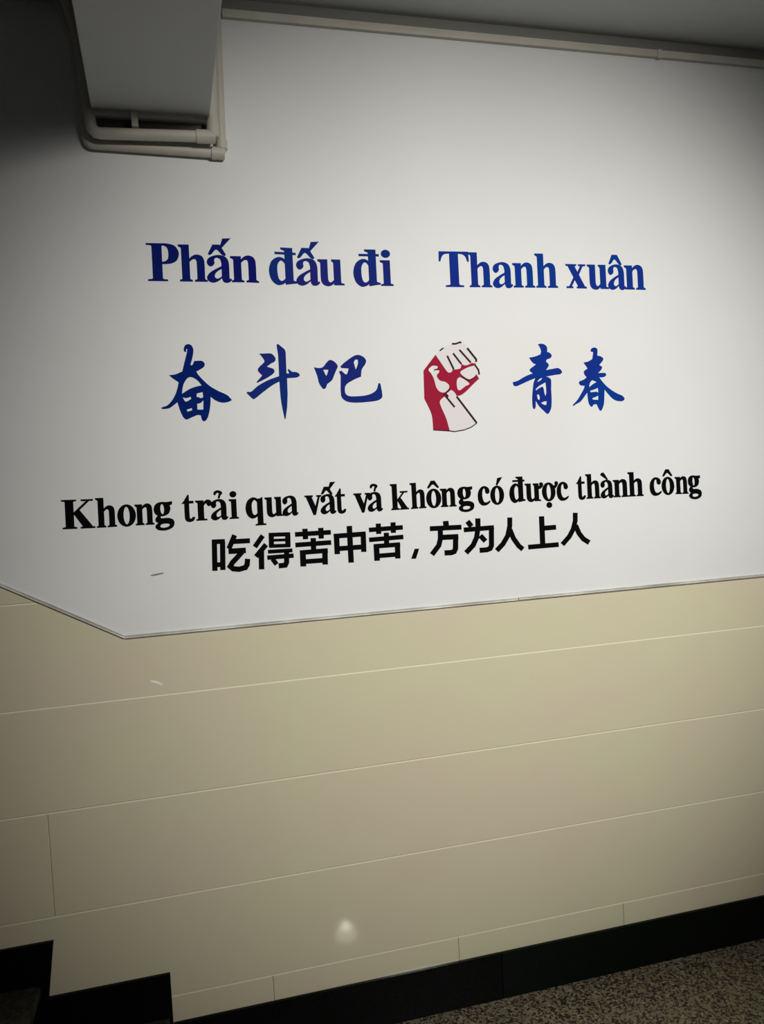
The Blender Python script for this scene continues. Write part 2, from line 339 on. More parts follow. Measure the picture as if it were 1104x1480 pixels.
GLYPHS={
'phan_dau_di':[
[['-634 23326 278 -1 16 1082 -278 -1'],['-773 23326 557 -2 1 50 -32 4 -25 2 -25 3 -21 3 -16 4 -5 2 -4 5 -4 6 -4 7 -7 10 -270 0 -8 -10 -4 -7 -4 -6 -4 -4 -5 -2 -16 -4 -21 -3 -24 -2 -26 -3 -32 -3'],['-774 24405 468 2 0 -45 -4 -4 -2 -3 -1 -2 -3 -2 -2 -3 -4 -4 -5 -6 -6 -5 -6 -6 -8 -8 -268 -1 -8 9 -4 6 -4 6 -4 3 -5 2 -18 3 -24 2 -28 2 -30 2 -35 2'],['-410 24406 47 1 39 2 38 1 39 0 39 -3 43 -5 45 -8 46 -9 42 -13 37 -16 30 -22 25 -27 21 -29 17 -30 14 -28 10 -26 6 -28 4 -28 0 -28 -4 -28 -8 -32 -11 -36 -15 -36 -19 -34 -22 -29 -27 -23 -31 -21 -34 -16 -36 -13 -36 -10 -52 -9 -59 -5 -63 -3 -63 -2 -71 -4 2 73 35 2 28 0 26 0 25 3 23 6 22 9 21 12 20 15 16 16 13 17 10 23 7 28 6 30 3 31 1 30 -1 34 -2 36 -4 36 -7 33 -9 26 -11 18 -14 16 -17 14 -19 12 -21 9 -23 5 -27 1 -28 -1 -30 -1 -37 -1']],
[['187 23323 225 -1 14 1066 -225 -1'],['118 23323 363 -2 1 50 -16 4 -10 3 -9 2 -8 3 -7 3 -4 4 -4 5 -4 6 -4 6 -7 10 -216 1 -8 -11 -4 -6 -4 -6 -4 -5 -4 -3 -6 -3 -8 -3 -10 -2 -10 -3 -16 -4'],['541 23321 366 -1 1 49 -17 5 -11 2 -10 3 -9 3 -7 3 -5 4 -4 4 -4 6 -4 7 -6 10 -211 1 -8 -11 -4 -7 -4 -5 -4 -5 -4 -3 -6 -3 -9 -3 -11 -3 -11 -2 -18 -5'],['389 23848 -2 75 13 22 11 20 12 21 13 20 16 18 20 17 22 15 23 15 24 12 24 10 22 6 22 4 23 1 23 0 22 -4 24 -5 24 -8 24 -10 22 -13 19 -18 15 -22 14 -26 10 -29 8 -31 4 -30 2 -87 -1 -112 -3 -127 -3 -130 -3 -132 -219 1 2 125 3 124 2 121 1 106 -1 79 -2 19 -3 19 -5 19 -7 15 -7 12 -8 6 -10 4 -11 3 -13 0 -12 -1 -14 -4 -17 -8 -17 -9 -17 -10 -16 -11 -13 -13 -12 -14 -12 -15 -11 -15'],['117 24386 309 2 -2 -151 -225 -1 0 19 0 12 0 9 -2 8 -3 7 -9 8 -14 8 -17 9 -17 8 -21 11']],
[['910 23883 5 -23 10 -23 13 -23 14 -19 16 -14 17 -9 19 -3 20 0 19 4 17 7 17 12 16 15 15 17 12 18 9 18 3 17 -2 17 -4 16 -3 14 0 13 1 14 3 13 3 13 5 11 7 9 10 9 14 8 15 6 15 4 15 0 16 -4 19 -7 19 -10 17 -13 13 -14 10 -18 6 -22 6 -25 5 -26 5 -24 -2 -94 -2 -100 -2 -98 -1 -87 2 -67 4 -21 7 -22 9 -20 12 -17 12 -15 13 -10 15 -7 15 -4 16 -2 16 -1 17 -1 18 2 18 2 18 5 18 7 16 10 15 12 14 13 14 13 19 17 -19 52 -18 -9 -10 -6 -8 -4 -4 -1 -1 0 -2 5 -2 13 -1 17 -1 18 -1 16 1 77 2 82 2 80 1 72 -2 61 -4 33 -7 33 -9 31 -12 30 -14 26 -16 21 -18 18 -21 15 -23 13 -23 10 -27 10 -31 7 -33 6 -33 3 -33 0 -36 -3 -39 -7 -40 -10 -37 -10 -32 -11 -24 -10 -24 -13 -23 -14 -20 -15 -18 -18 -13 -20 -12 -21 -8 -24 -5 -23'],['1372 23801 -49 -22 -36 -17 -37 -18 -37 -18 -36 -19 -40 -21 -43 -23 -42 -25 -40 -25 -33 -26 -24 -24 -22 -28 -19 -29 -15 -30 -8 -28 0 -25 7 -26 11 -23 15 -20 17 -18 20 -13 24 -12 26 -8 27 -5 26 -1 28 3 30 6 30 10 29 12 28 14 31 21 31 25 32 27 31 28 35 29 -2 48 -35 -25 -24 -18 -23 -18 -21 -15 -20 -12 -16 -6 -16 -6 -17 -3 -15 -1 -13 2 -13 6 -12 9 -11 12 -9 13 -5 14 -1 15 2 19 5 19 6 19 9 17 12 17 15 17 17 16 19 15 19 14 25 16 28 16 31 16 32 17 36 19'],['952 24126 148 279 206 1 170 -292 -38 -39 -19 7 -15 5 -14 5 -15 7 -14 9 -28 28 -33 40 -35 41 -35 31 -30 13 -28 -10 -32 -28 -32 -37 -30 -37 -26 -27 -12 -7 -12 -5 -12 -4 -12 -4 -15 -5'],['1303 24333 91 251 244 14 -282 -294']],
[['1667 23317 228 -1 8 764 -228 0'],['1598 23317 367 -1 1 50 -16 4 -10 3 -10 2 -8 3 -7 4 -4 3 -4 5 -4 6 -4 7 -7 10 -219 1 -8 -11 -4 -7 -4 -6 -4 -4 -4 -4 -6 -3 -8 -3 -10 -2 -10 -3 -17 -4'],['2025 23316 371 -12 0 50 -17 5 -11 3 -10 3 -10 3 -7 4 -4 4 -4 5 -4 6 -4 7 -7 10 -213 8 -8 -11 -4 -6 -4 -6 -4 -5 -4 -3 -7 -3 -9 -3 -10 -2 -11 -3 -18 -5'],['1871 23848 -3 76 13 22 11 21 12 20 14 20 16 18 20 17 22 17 24 14 24 13 23 9 23 6 23 4 23 2 23 -2 23 -4 23 -6 25 -9 24 -11 22 -14 19 -18 16 -24 14 -27 10 -29 8 -31 4 -31 2 -88 0 -114 -3 -127 -3 -131 -2 -134 -222 8 2 127 2 125 2 122 1 107 -1 80 -2 19 -3 20 -6 18 -6 16 -7 12 -8 6 -10 5 -12 2 -13 0 -11 -1 -15 -4 -17 -7 -18 -10 -17 -10 -15 -12 -14 -12 -12 -14 -12 -15 -12 -16'],['1590 24080 313 0 -1 -152 -228 0 -1 19 1 11 0 10 -2 9 -4 6 -9 8 -14 8 -17 9 -17 9 -21 11']],
[['3188 23295 246 -10 8 1067 -245 7'],['3084 24363 358 -11 -1 -154 -245 8 -1 19 1 12 0 10 -2 8 -4 6 -13 8 -19 10 -23 9 -24 10 -28 12'],['3188 23256 237 30 123 11 0 46 -120 44 -239 10'],['3261 23962 -29 23 -25 21 -26 22 -26 18 -28 15 -29 9 -31 8 -31 3 -31 -1 -29 -7 -37 -14 -40 -21 -40 -25 -37 -31 -30 -34 -25 -46 -23 -53 -18 -57 -12 -59 -6 -58 2 -57 8 -59 13 -59 18 -54 22 -48 24 -37 32 -35 36 -31 36 -25 36 -17 33 -8 35 -1 34 6 34 8 32 11 31 14 30 18 30 21 28 21 34 22','3201 23865 -13 18 -14 21 -14 20 -14 17 -14 13 -14 8 -15 8 -16 4 -14 1 -12 -4 -16 -13 -20 -20 -20 -25 -16 -27 -12 -26 -9 -35 -5 -40 -3 -44 -1 -45 0 -43 3 -44 4 -46 6 -45 8 -41 9 -33 9 -18 13 -18 15 -16 16 -13 14 -8 13 -2 15 1 15 5 15 7 15 8 14 9 14 12 14 14 15 15 11 10'],['2905 24163 633 -21 1 71 -634 21']],
[['3531 23833 5 -24 10 -24 13 -23 15 -19 16 -15 17 -8 20 -4 19 1 20 4 18 7 16 11 17 16 14 18 12 18 9 18 3 18 -2 17 -3 16 -3 14 -1 13 2 14 2 14 3 14 5 11 7 9 10 8 14 9 15 6 15 4 15 0 17 -4 18 -7 19 -10 17 -13 14 -15 10 -18 6 -23 6 -25 5 -26 6 -25 -2 -95 -2 -103 -1 -99 -1 -88 3 -69 3 -22 8 -21 9 -21 12 -17 12 -15 13 -10 15 -8 17 -4 16 -2 15 -1 17 -1 19 2 18 3 19 4 17 8 17 10 15 12 14 14 14 13 19 17 -20 53 -18 -9 -10 -6 -8 -5 -4 -1 0 1 -3 5 -2 13 -1 17 -1 18 -1 16 1 79 2 83 2 82 0 74 -3 62 -4 33 -7 33 -9 33 -12 30 -14 26 -16 21 -19 18 -22 16 -22 13 -24 10 -28 10 -31 8 -33 6 -33 3 -33 0 -37 -4 -40 -7 -39 -9 -38 -11 -32 -12 -25 -10 -24 -12 -23 -15 -21 -16 -17 -18 -14 -20 -11 -22 -8 -24 -5 -23'],['3998 23750 -50 -23 -37 -18 -37 -18 -37 -18 -36 -19 -40 -23 -43 -23 -43 -25 -40 -25 -33 -27 -24 -24 -23 -29 -19 -30 -15 -30 -8 -28 0 -26 7 -26 12 -24 15 -21 18 -17 20 -15 24 -11 26 -8 28 -5 26 -2 29 3 30 7 30 10 29 12 28 15 31 21 32 25 32 28 31 29 35 30 -2 48 -36 -25 -23 -19 -24 -18 -21 -16 -20 -11 -16 -7 -17 -6 -16 -3 -16 -1 -13 2 -12 6 -12 10 -12 12 -8 13 -5 14 -2 15 2 19 5 20 7 20 8 17 12 17 15 17 17 16 19 16 19 14 25 16 29 17 31 16 32 17 36 20'],['3572 24080 149 284 208 1 173 -296 -38 -41 -21 8 -14 4 -15 6 -15 7 -14 9 -29 29 -33 40 -36 42 -35 32 -30 12 -28 -10 -32 -28 -32 -38 -30 -38 -26 -27 -12 -8 -13 -5 -12 -4 -11 -3 -17 -6'],['3925 24291 91 255 248 15 -284 -300']],
[['4188 24034 304 1 -1 -156 -221 0 -1 19 0 12 0 10 -2 9 -3 6 -9 8 -14 9 -16 8 -17 9 -21 12'],['4609 24035 284 1 -1 -156 -223 0 -1 19 0 11 -1 10 -1 9 -4 8 -6 8 -10 9 -11 8 -12 9 -14 12'],['4270 23958 222 1 -1 -116 -2 -113 -1 -110 -1 -97 2 -74 2 -19 4 -19 6 -19 8 -17 8 -12 8 -8 10 -7 11 -4 11 -2 10 1 16 8 20 14 22 17 23 18 18 14 3 545 224 1 -4 -705 -224 1 3 63 -4 -8 -18 -17 -18 -16 -19 -16 -21 -12 -24 -10 -25 -8 -26 -5 -26 -2 -26 1 -27 5 -29 8 -28 11 -26 14 -23 18 -19 22 -16 25 -13 28 -9 30 -5 29 -3 82 0 103 2 116 3 119'],['4665 23256 323 -1 0 52 -23 4 -17 3 -16 2 -14 3 -11 4 -4 3 -3 4 -4 6 -3 7 -7 11 -200 1 -8 -10 -6 -7 -5 -7 -5 -7 -4 -7 -1 -8 3 -5 3 -4 2 -3 0 -1']],
[['5766 23277 249 -1 3 1085 -247 -1'],['5657 24359 361 2 0 -157 -248 -1 -1 20 1 12 0 11 -2 7 -3 6 -13 8 -20 9 -23 9 -24 9 -28 11'],['5766 23236 240 40 123 16 0 46 -122 42 -240 0'],['5838 23958 -29 22 -26 21 -26 20 -27 19 -28 13 -29 9 -31 6 -31 2 -32 -2 -30 -8 -36 -16 -41 -22 -40 -28 -37 -32 -29 -36 -26 -47 -22 -55 -18 -59 -12 -61 -6 -58 2 -59 8 -60 14 -59 19 -55 21 -47 25 -37 32 -34 36 -30 38 -24 35 -17 34 -7 35 1 35 7 34 10 32 12 31 15 31 20 29 22 29 22 33 25','5777 23857 -13 18 -14 20 -15 20 -14 17 -14 13 -13 8 -16 7 -15 3 -14 0 -12 -4 -17 -13 -19 -21 -20 -26 -17 -28 -12 -28 -8 -36 -6 -41 -2 -45 -1 -45 1 -44 2 -45 5 -47 6 -45 8 -42 10 -33 9 -18 12 -18 16 -15 16 -13 14 -7 13 -2 14 2 15 6 16 7 14 9 15 10 14 13 14 14 14 15 12 12'],['5478 24148 638 3 0 73 -638 -3']],
[['6229 23252 229 0 2 789 -228 -1'],['6137 23253 406 -1 0 52 -23 5 -16 3 -17 3 -14 3 -9 3 -1 0 -2 1 -2 1 -2 2 -5 4 -215 0 -6 -4 -2 -2 -2 -1 -1 -1 0 0 -11 -2 -16 -3 -17 -3 -19 -4 -26 -4'],['6140 24040 320 1 0 -158 -229 0 0 20 1 13 0 12 -1 8 -2 4 -10 8 -16 8 -19 9 -20 9 -25 12'],['6480 24239 -9 43 -26 37 -39 28 -48 14 -52 0 -48 -15 -40 -28 -26 -38 -10 -43 9 -43 26 -37 39 -28 48 -14 52 0 48 15 40 28 27 38']],
],
'thanh_xuan':[
[['8411 23239 298 1 -2 1099 -297 -1'],['8253 23239 615 1 -1 53 -36 4 -29 2 -28 3 -24 3 -18 3 -6 3 -4 4 -5 6 -5 8 -8 10 -288 0 -9 -12 -5 -7 -4 -6 -4 -4 -6 -2 -17 -4 -24 -3 -28 -3 -29 -3 -37 -4'],['8067 24352 988 4 11 -316 -53 0 -15 39 -12 35 -12 34 -13 30 -15 25 -13 16 -17 15 -20 13 -21 12 -23 9 -27 6 -30 4 -33 3 -34 2 -32 3 -276 -1 -32 -3 -33 -3 -33 -2 -30 -5 -26 -6 -22 -9 -21 -12 -19 -13 -17 -15 -13 -16 -14 -24 -13 -31 -12 -34 -11 -34 -15 -41 -52 0']],
[['9124 23240 223 1 -2 1101 -222 -1'],['9058 23240 356 1 0 51 -16 5 -10 3 -9 2 -8 3 -6 3 -4 4 -3 5 -4 6 -4 7 -7 11 -214 -1 -7 -12 -4 -6 -4 -6 -4 -5 -3 -3 -6 -3 -8 -3 -9 -3 -9 -2 -18 -6'],['9468 23241 360 1 0 51 -18 5 -11 3 -10 2 -8 3 -6 3 -5 4 -3 4 -4 7 -4 6 -7 11 -208 0 -8 -12 -4 -7 -3 -6 -4 -4 -4 -3 -6 -3 -8 -3 -10 -3 -11 -2 -18 -6'],['9315 23783 -5 79 12 22 11 21 11 21 13 21 15 18 19 18 21 16 23 15 23 13 23 10 22 7 22 4 23 2 22 -1 22 -3 23 -6 24 -8 24 -11 22 -14 18 -18 16 -23 13 -27 11 -30 8 -31 4 -31 3 -90 1 -115 -1 -130 -1 -134 -1 -137 -217 0 0 130 1 128 0 124 0 109 -2 82 -2 19 -4 20 -5 19 -6 16 -7 12 -8 6 -9 4 -11 3 -11 0 -11 -1 -14 -5 -15 -7 -17 -9 -16 -11 -15 -11 -12 -13 -12 -14 -11 -16 -11 -16'],['9041 24340 304 2 0 -157 -222 -1 -1 20 0 12 0 10 -1 9 -4 6 -9 8 -13 9 -16 8 -17 9 -21 12']],
[['9866 23822 5 -24 9 -24 13 -23 15 -20 15 -15 17 -9 20 -3 19 0 19 5 18 7 16 12 15 16 14 18 11 19 9 18 2 17 -2 17 -3 16 -3 15 -1 13 1 14 2 15 3 13 5 12 6 9 10 8 12 8 14 7 14 3 14 0 15 -3 18 -7 18 -11 16 -13 13 -14 9 -19 7 -22 5 -26 6 -27 5 -24 0 -97 -1 -103 -1 -100 1 -89 3 -69 4 -22 7 -22 9 -20 11 -18 12 -15 13 -10 15 -8 16 -4 16 -2 15 -2 16 0 18 2 18 3 18 5 17 7 16 10 14 13 14 14 13 13 17 18 -19 55 -21 -11 -9 -6 -7 -5 -2 0 1 -1 -2 5 -3 13 -1 17 -1 19 -2 16 1 80 1 83 1 82 -1 75 -3 62 -4 33 -7 34 -10 33 -11 30 -14 26 -15 22 -19 18 -20 16 -22 13 -23 11 -27 10 -30 8 -31 6 -33 3 -32 0 -35 -4 -38 -7 -38 -10 -35 -11 -31 -11 -24 -11 -23 -12 -22 -15 -20 -16 -16 -19 -13 -20 -11 -22 -7 -24 -4 -24'],['10315 23740 -50 -24 -35 -18 -35 -18 -35 -19 -34 -19 -39 -23 -40 -23 -41 -26 -38 -26 -31 -26 -23 -25 -21 -29 -18 -31 -14 -30 -7 -29 0 -26 7 -26 11 -24 15 -21 17 -18 19 -14 24 -11 25 -9 27 -5 26 -1 27 3 29 7 29 10 28 13 27 15 29 21 30 26 30 28 30 29 33 30 -3 50 -37 -26 -22 -19 -22 -19 -20 -16 -19 -11 -15 -7 -15 -6 -16 -3 -13 -1 -12 2 -12 6 -11 9 -11 12 -9 13 -5 14 -1 16 2 19 4 21 6 19 8 18 11 17 14 17 17 17 17 15 18 14 24 17 27 16 29 17 31 17 34 20']],
[['10635 23243 219 0 -3 783 -220 -1'],['10569 23243 351 0 0 52 -16 5 -10 2 -9 3 -7 3 -6 3 -4 3 -4 5 -4 6 -3 7 -8 11 -210 0 -7 -12 -4 -7 -4 -6 -3 -5 -4 -3 -5 -3 -8 -3 -8 -2 -10 -3 -17 -5'],['10972 23243 354 0 0 53 -18 4 -11 3 -9 3 -9 2 -6 3 -4 4 -3 5 -4 6 -4 7 -7 11 -205 -1 -7 -12 -4 -7 -4 -5 -3 -5 -4 -3 -6 -3 -8 -3 -10 -2 -10 -3 -19 -5'],['10821 23786 -6 79 12 23 10 21 11 21 13 20 15 19 18 17 21 17 22 15 23 13 23 10 21 6 22 5 22 1 23 0 21 -4 23 -5 23 -8 24 -11 21 -14 19 -18 15 -23 13 -28 11 -30 7 -31 4 -30 4 -91 1 -115 -1 -131 0 -133 -1 -138 -213 0 -1 130 1 128 0 125 -1 109 -2 82 -2 19 -4 20 -5 19 -6 17 -7 11 -7 7 -9 4 -11 2 -11 0 -10 -1 -14 -4 -15 -7 -16 -10 -16 -11 -14 -11 -12 -12 -12 -15 -11 -15 -11 -17'],['10551 24025 300 1 0 -157 -218 -1 -2 21 0 11 0 11 -1 8 -4 7 -8 7 -14 9 -15 9 -17 9 -21 11']],
[['11430 23244 226 0 -7 1104 -225 0'],['11363 23244 361 0 -1 52 -16 5 -10 3 -9 2 -8 3 -6 3 -4 4 -4 4 -4 6 -4 7 -7 11 -216 0 -8 -12 -4 -7 -4 -6 -3 -4 -4 -4 -6 -3 -7 -2 -9 -3 -10 -3 -18 -5'],['11777 23244 364 1 0 52 -18 5 -11 2 -10 3 -9 3 -6 3 -4 3 -4 5 -4 6 -4 7 -7 11 -210 0 -8 -12 -4 -7 -4 -6 -3 -5 -4 -3 -6 -3 -9 -3 -10 -2 -10 -3 -19 -5'],['11621 23788 -6 79 12 23 11 20 11 21 13 21 15 19 20 17 21 17 23 15 23 13 23 10 22 6 23 5 23 1 23 0 22 -4 23 -5 24 -8 24 -11 23 -14 19 -18 15 -23 14 -28 11 -30 8 -31 4 -31 4 -90 1 -116 -1 -130 0 -134 0 -138 -220 0 0 131 0 128 0 124 -1 109 -2 83 -2 19 -4 20 -6 19 -6 16 -7 12 -8 6 -9 4 -11 3 -11 0 -11 -1 -14 -4 -16 -8 -16 -9 -17 -11 -14 -11 -13 -13 -11 -14 -12 -16 -11 -16'],['11342 24347 307 1 1 -157 -224 -1 -2 21 0 11 0 11 -1 8 -4 6 -9 8 -13 9 -17 9 -17 9 -21 11']],
[['12490 24003 251 0 402 -746 -253 2'],['12523 23264 95 -2 203 355 -57 78'],['12810 23677 56 -94 214 418 -95 1'],['12443 23241 251 -3 0 52 -18 6 -10 4 -11 4 -11 3 -12 2 -9 -2 -7 -5 -5 -4 -4 -4 0 0 -77 1 0 0 -4 4 -5 5 -7 4 -9 3 -11 -2 -11 -3 -11 -4 -11 -4 -18 -6'],['12814 23236 368 -4 0 51 -13 7 -8 4 -8 4 -9 4 -10 1 -9 -2 -7 -4 -6 -5 -3 -4 -1 0 -220 3 -1 0 -4 4 -5 5 -7 4 -9 3 -10 -2 -9 -4 -8 -4 -7 -4 -14 -6'],['12438 24028 393 -2 0 -52 -15 -5 -7 -3 -8 -3 -9 -3 -9 -1 -8 2 -6 3 -5 3 -4 3 -2 1 -249 1 -1 0 -4 -3 -5 -3 -6 -4 -9 -1 -9 1 -8 3 -8 3 -7 3 -14 5'],['12894 24025 267 -1 0 -53 -23 -4 -14 -3 -14 -3 -14 -2 -12 -1 -8 1 -6 3 -5 4 -4 3 -2 0 -64 1 -1 -1 -4 -3 -5 -3 -7 -3 -8 -2 -12 1 -13 3 -15 3 -14 3 -22 4']],
[['13217 24024 298 -2 2 -159 -219 1 -1 20 0 12 0 11 -2 8 -3 7 -9 8 -13 9 -16 9 -16 9 -21 12'],['13623 24022 279 -2 2 -160 -220 1 -2 21 0 11 -1 11 -1 9 -4 8 -6 8 -9 9 -11 8 -12 10 -14 12'],['13297 23946 219 -1 0 -118 1 -116 0 -112 1 -99 3 -75 2 -19 4 -20 7 -19 7 -17 8 -13 7 -8 10 -7 10 -4 10 -2 8 1 15 7 19 14 21 17 21 19 17 14 -5 556 221 -1 7 -720 -221 3 4 64 -2 -7 -16 -17 -17 -17 -19 -16 -21 -12 -23 -10 -24 -8 -25 -5 -26 -2 -26 1 -27 6 -28 8 -27 12 -26 15 -22 18 -19 23 -16 26 -13 28 -9 30 -5 31 -5 82 -1 106 0 118 1 121'],['13689 23226 316 -4 0 54 -24 5 -17 3 -15 3 -14 3 -9 3 -3 3 -4 4 -3 6 -4 8 -7 12 -197 2 -8 -11 -5 -7 -5 -7 -5 -7 -4 -8 0 -7 2 -6 3 -4 2 -2 0 -1']],
[['13985 23814 5 -24 9 -25 13 -23 14 -21 15 -15 17 -9 19 -4 20 0 18 4 17 8 16 12 15 16 13 18 11 19 8 19 2 17 -1 18 -4 16 -3 15 -1 14 1 14 2 15 3 14 4 11 6 10 9 8 12 8 13 6 13 4 13 0 14 -4 17 -7 17 -11 16 -13 12 -15 10 -19 6 -23 6 -27 5 -27 6 -25 0 -99 0 -105 0 -103 1 -90 4 -71 3 -22 7 -23 10 -20 10 -19 12 -15 13 -11 15 -8 15 -5 15 -3 15 -1 16 0 17 1 18 3 18 5 16 7 16 11 14 13 13 14 12 13 17 18 -19 57 -22 -12 -9 -6 -7 -4 -1 -1 2 -1 -2 6 -2 13 -1 18 -2 18 -1 17 0 82 0 85 0 84 -1 76 -3 64 -5 34 -7 34 -9 34 -11 31 -14 27 -15 22 -18 19 -20 17 -21 13 -22 11 -26 11 -30 8 -30 7 -32 3 -31 0 -34 -3 -37 -7 -36 -10 -35 -11 -30 -11 -22 -11 -23 -13 -21 -15 -19 -16 -16 -19 -13 -20 -9 -23 -8 -24 -3 -25'],['14421 23727 -49 -25 -34 -18 -34 -18 -33 -19 -34 -19 -36 -23 -40 -24 -39 -25 -36 -26 -31 -27 -21 -25 -21 -30 -17 -31 -13 -31 -7 -28 1 -27 6 -26 12 -24 14 -22 16 -19 20 -15 23 -12 24 -9 26 -5 26 -2 27 3 28 7 28 10 27 13 26 15 28 21 29 26 29 29 29 29 31 30 -4 51 -37 -27 -21 -19 -21 -19 -20 -15 -18 -12 -13 -7 -15 -5 -15 -3 -13 -1 -10 2 -11 6 -12 9 -10 13 -8 14 -5 14 -2 16 2 20 4 21 6 20 7 18 11 17 13 17 16 17 17 16 17 14 23 16 26 17 28 17 29 17 34 20'],['14019 24068 132 293 196 -1 165 -307 -36 -44 -22 10 -13 5 -14 6 -14 7 -14 10 -27 30 -31 42 -34 43 -32 33 -26 12 -23 -9 -28 -28 -29 -39 -27 -39 -24 -28 -11 -8 -12 -6 -12 -4 -10 -3 -18 -7']],
[['14683 23214 225 -2 -9 803 -225 1'],['14616 23215 359 -4 -1 53 -16 5 -10 3 -9 3 -8 3 -6 3 -4 4 -4 5 -3 6 -5 7 -7 12 -215 2 -8 -12 -4 -7 -4 -6 -3 -5 -4 -3 -5 -3 -7 -3 -9 -2 -10 -3 -18 -5'],['15026 23210 362 -4 0 54 -19 5 -10 3 -10 2 -9 3 -6 4 -4 3 -4 5 -3 6 -4 7 -8 12 -209 3 -8 -13 -4 -7 -4 -6 -3 -5 -4 -3 -6 -3 -8 -2 -10 -3 -10 -3 -19 -5'],['14869 23769 -7 81 12 23 10 21 11 22 13 21 15 19 19 18 21 17 23 15 23 13 23 10 22 7 22 4 23 2 23 -1 22 -4 24 -6 24 -8 24 -12 22 -14 19 -19 15 -24 14 -28 11 -31 8 -32 4 -31 4 -93 2 -119 1 -134 0 -138 1 -141 -220 2 -1 134 0 132 -1 127 -2 112 -2 85 -2 20 -4 20 -6 20 -7 17 -7 12 -7 6 -9 5 -10 2 -11 0 -11 -1 -13 -4 -16 -7 -16 -10 -16 -11 -14 -11 -13 -13 -11 -14 -11 -16 -11 -17'],['14592 24017 307 -2 1 -161 -224 1 -1 21 0 12 -1 10 -1 9 -4 7 -9 8 -13 9 -16 9 -17 9 -21 12']],
],
'khong_trai':[
[['-3443 16344 227 -5 15 829 -226 5'],['-3528 16346 393 -8 1 44 -19 4 -13 2 -11 3 -10 2 -8 3 -5 3 -4 4 -4 4 -5 6 -7 8 -216 4 -8 -8 -4 -5 -5 -4 -4 -4 -5 -3 -8 -2 -11 -2 -13 -2 -13 -2 -20 -3'],['-3520 17175 400 -9 -1 -44 -19 -3 -13 -1 -11 -1 -10 -1 -8 -2 -5 -3 -4 -3 -5 -4 -4 -4 -8 -7 -215 5 -8 7 -4 5 -4 4 -4 3 -5 2 -9 3 -13 2 -14 2 -15 1 -22 4'],['-3229 16699 -1 89 406 360 86 -6'],['-3001 17164 327 -7 0 -44 -17 -4 -9 -2 -9 -2 -9 -2 -9 0 -7 1 -7 2 -5 3 -5 2 -3 1 -117 3 -4 -1 -5 -2 -5 -3 -7 -2 -7 0 -15 1 -19 2 -20 2 -21 3 -28 4'],['-3217 16774 144 126 381 -551 -268 3'],['-3051 16336 397 -8 1 41 -7 6 -3 3 -4 3 -5 4 -7 2 -7 -2 -7 -2 -6 -3 -5 -3 -4 -2 -262 6 -3 1 -4 3 -6 4 -7 3 -8 1 -9 -1 -9 -2 -9 -3 -10 -3 -15 -4']],
[['-2567 16326 161 -2 15 850 -161 3'],['-2615 16327 257 -3 1 44 -14 4 -7 2 -6 2 -5 2 -4 2 -2 2 -3 4 -2 4 -3 5 -5 10 -153 3 -7 -10 -2 -5 -3 -5 -3 -3 -2 -2 -4 -2 -5 -2 -7 -2 -6 -2 -14 -4'],['-2323 16325 258 2 1 44 -14 4 -8 2 -7 2 -6 2 -4 2 -2 2 -2 4 -3 4 -3 5 -5 10 -149 -1 -6 -10 -3 -5 -3 -5 -2 -3 -3 -3 -4 -2 -6 -2 -7 -2 -8 -2 -14 -5'],['-2423 16739 -4 66 10 17 8 16 8 17 9 15 12 15 13 14 16 13 16 11 17 10 16 8 16 5 16 3 16 2 16 -1 16 -2 17 -4 17 -6 17 -9 15 -11 14 -14 11 -18 9 -21 7 -23 5 -24 3 -24 1 -70 -2 -88 -2 -100 -3 -103 -2 -106 -158 -2 2 103 3 98 2 95 1 84 0 63 -1 14 -3 15 -3 15 -4 12 -5 8 -4 4 -6 3 -7 2 -8 0 -8 -1 -9 -3 -12 -6 -11 -7 -12 -9 -10 -8 -9 -10 -9 -11 -8 -12 -8 -12'],['-2610 17179 219 -5 -2 -125 -161 3 -1 18 1 9 0 8 -1 6 -2 4 -6 6 -9 7 -11 6 -12 8 -16 10']],
[['-1533 16625 -6 72 -17 68 -30 62 -39 51 -48 40 -54 25 -57 9 -58 -9 -54 -24 -49 -39 -41 -52 -31 -61 -20 -68 -7 -72 5 -71 17 -68 29 -61 40 -51 47 -38 54 -24 57 -8 58 8 54 23 50 38 41 51 31 60 20 68','-1706 16628 -2 73 -10 67 -16 55 -20 38 -21 18 -20 0 -22 -17 -22 -39 -18 -55 -12 -67 -4 -73 2 -73 10 -66 16 -55 20 -38 21 -17 20 -1 22 18 22 38 18 54 12 67']],
[['-1510 16326 154 -2 9 603 -154 3'],['-1555 16326 244 -3 1 44 -13 4 -7 2 -5 2 -5 2 -4 3 -2 2 -2 3 -3 5 -2 5 -6 10 -146 2 -6 -10 -3 -5 -2 -4 -2 -4 -3 -2 -3 -2 -5 -2 -6 -2 -7 -2 -13 -4'],['-1280 16323 247 -4 0 44 -13 5 -8 2 -6 2 -6 2 -3 2 -3 2 -2 3 -2 5 -3 5 -5 10 -142 2 -6 -10 -3 -5 -2 -4 -3 -4 -2 -2 -4 -2 -5 -2 -7 -2 -7 -1 -14 -5'],['-1374 16738 -4 66 9 17 8 16 7 16 9 16 11 14 13 13 15 13 15 11 16 10 16 7 15 5 15 3 16 1 15 -1 15 -3 16 -4 16 -7 16 -9 15 -11 13 -14 10 -19 9 -21 7 -23 4 -24 3 -24 1 -69 -1 -89 -3 -99 -2 -102 -2 -107 -151 2 2 102 2 98 2 95 1 84 0 62 -1 15 -2 15 -3 14 -4 13 -5 8 -4 4 -5 3 -7 2 -7 0 -7 -1 -9 -2 -10 -6 -12 -7 -11 -8 -9 -8 -9 -9 -7 -11 -8 -12 -8 -12'],['-1556 16931 209 -4 -1 -125 -154 3 -1 18 0 9 0 8 -1 5 -1 5 -6 5 -8 7 -11 7 -11 7 -16 10']],
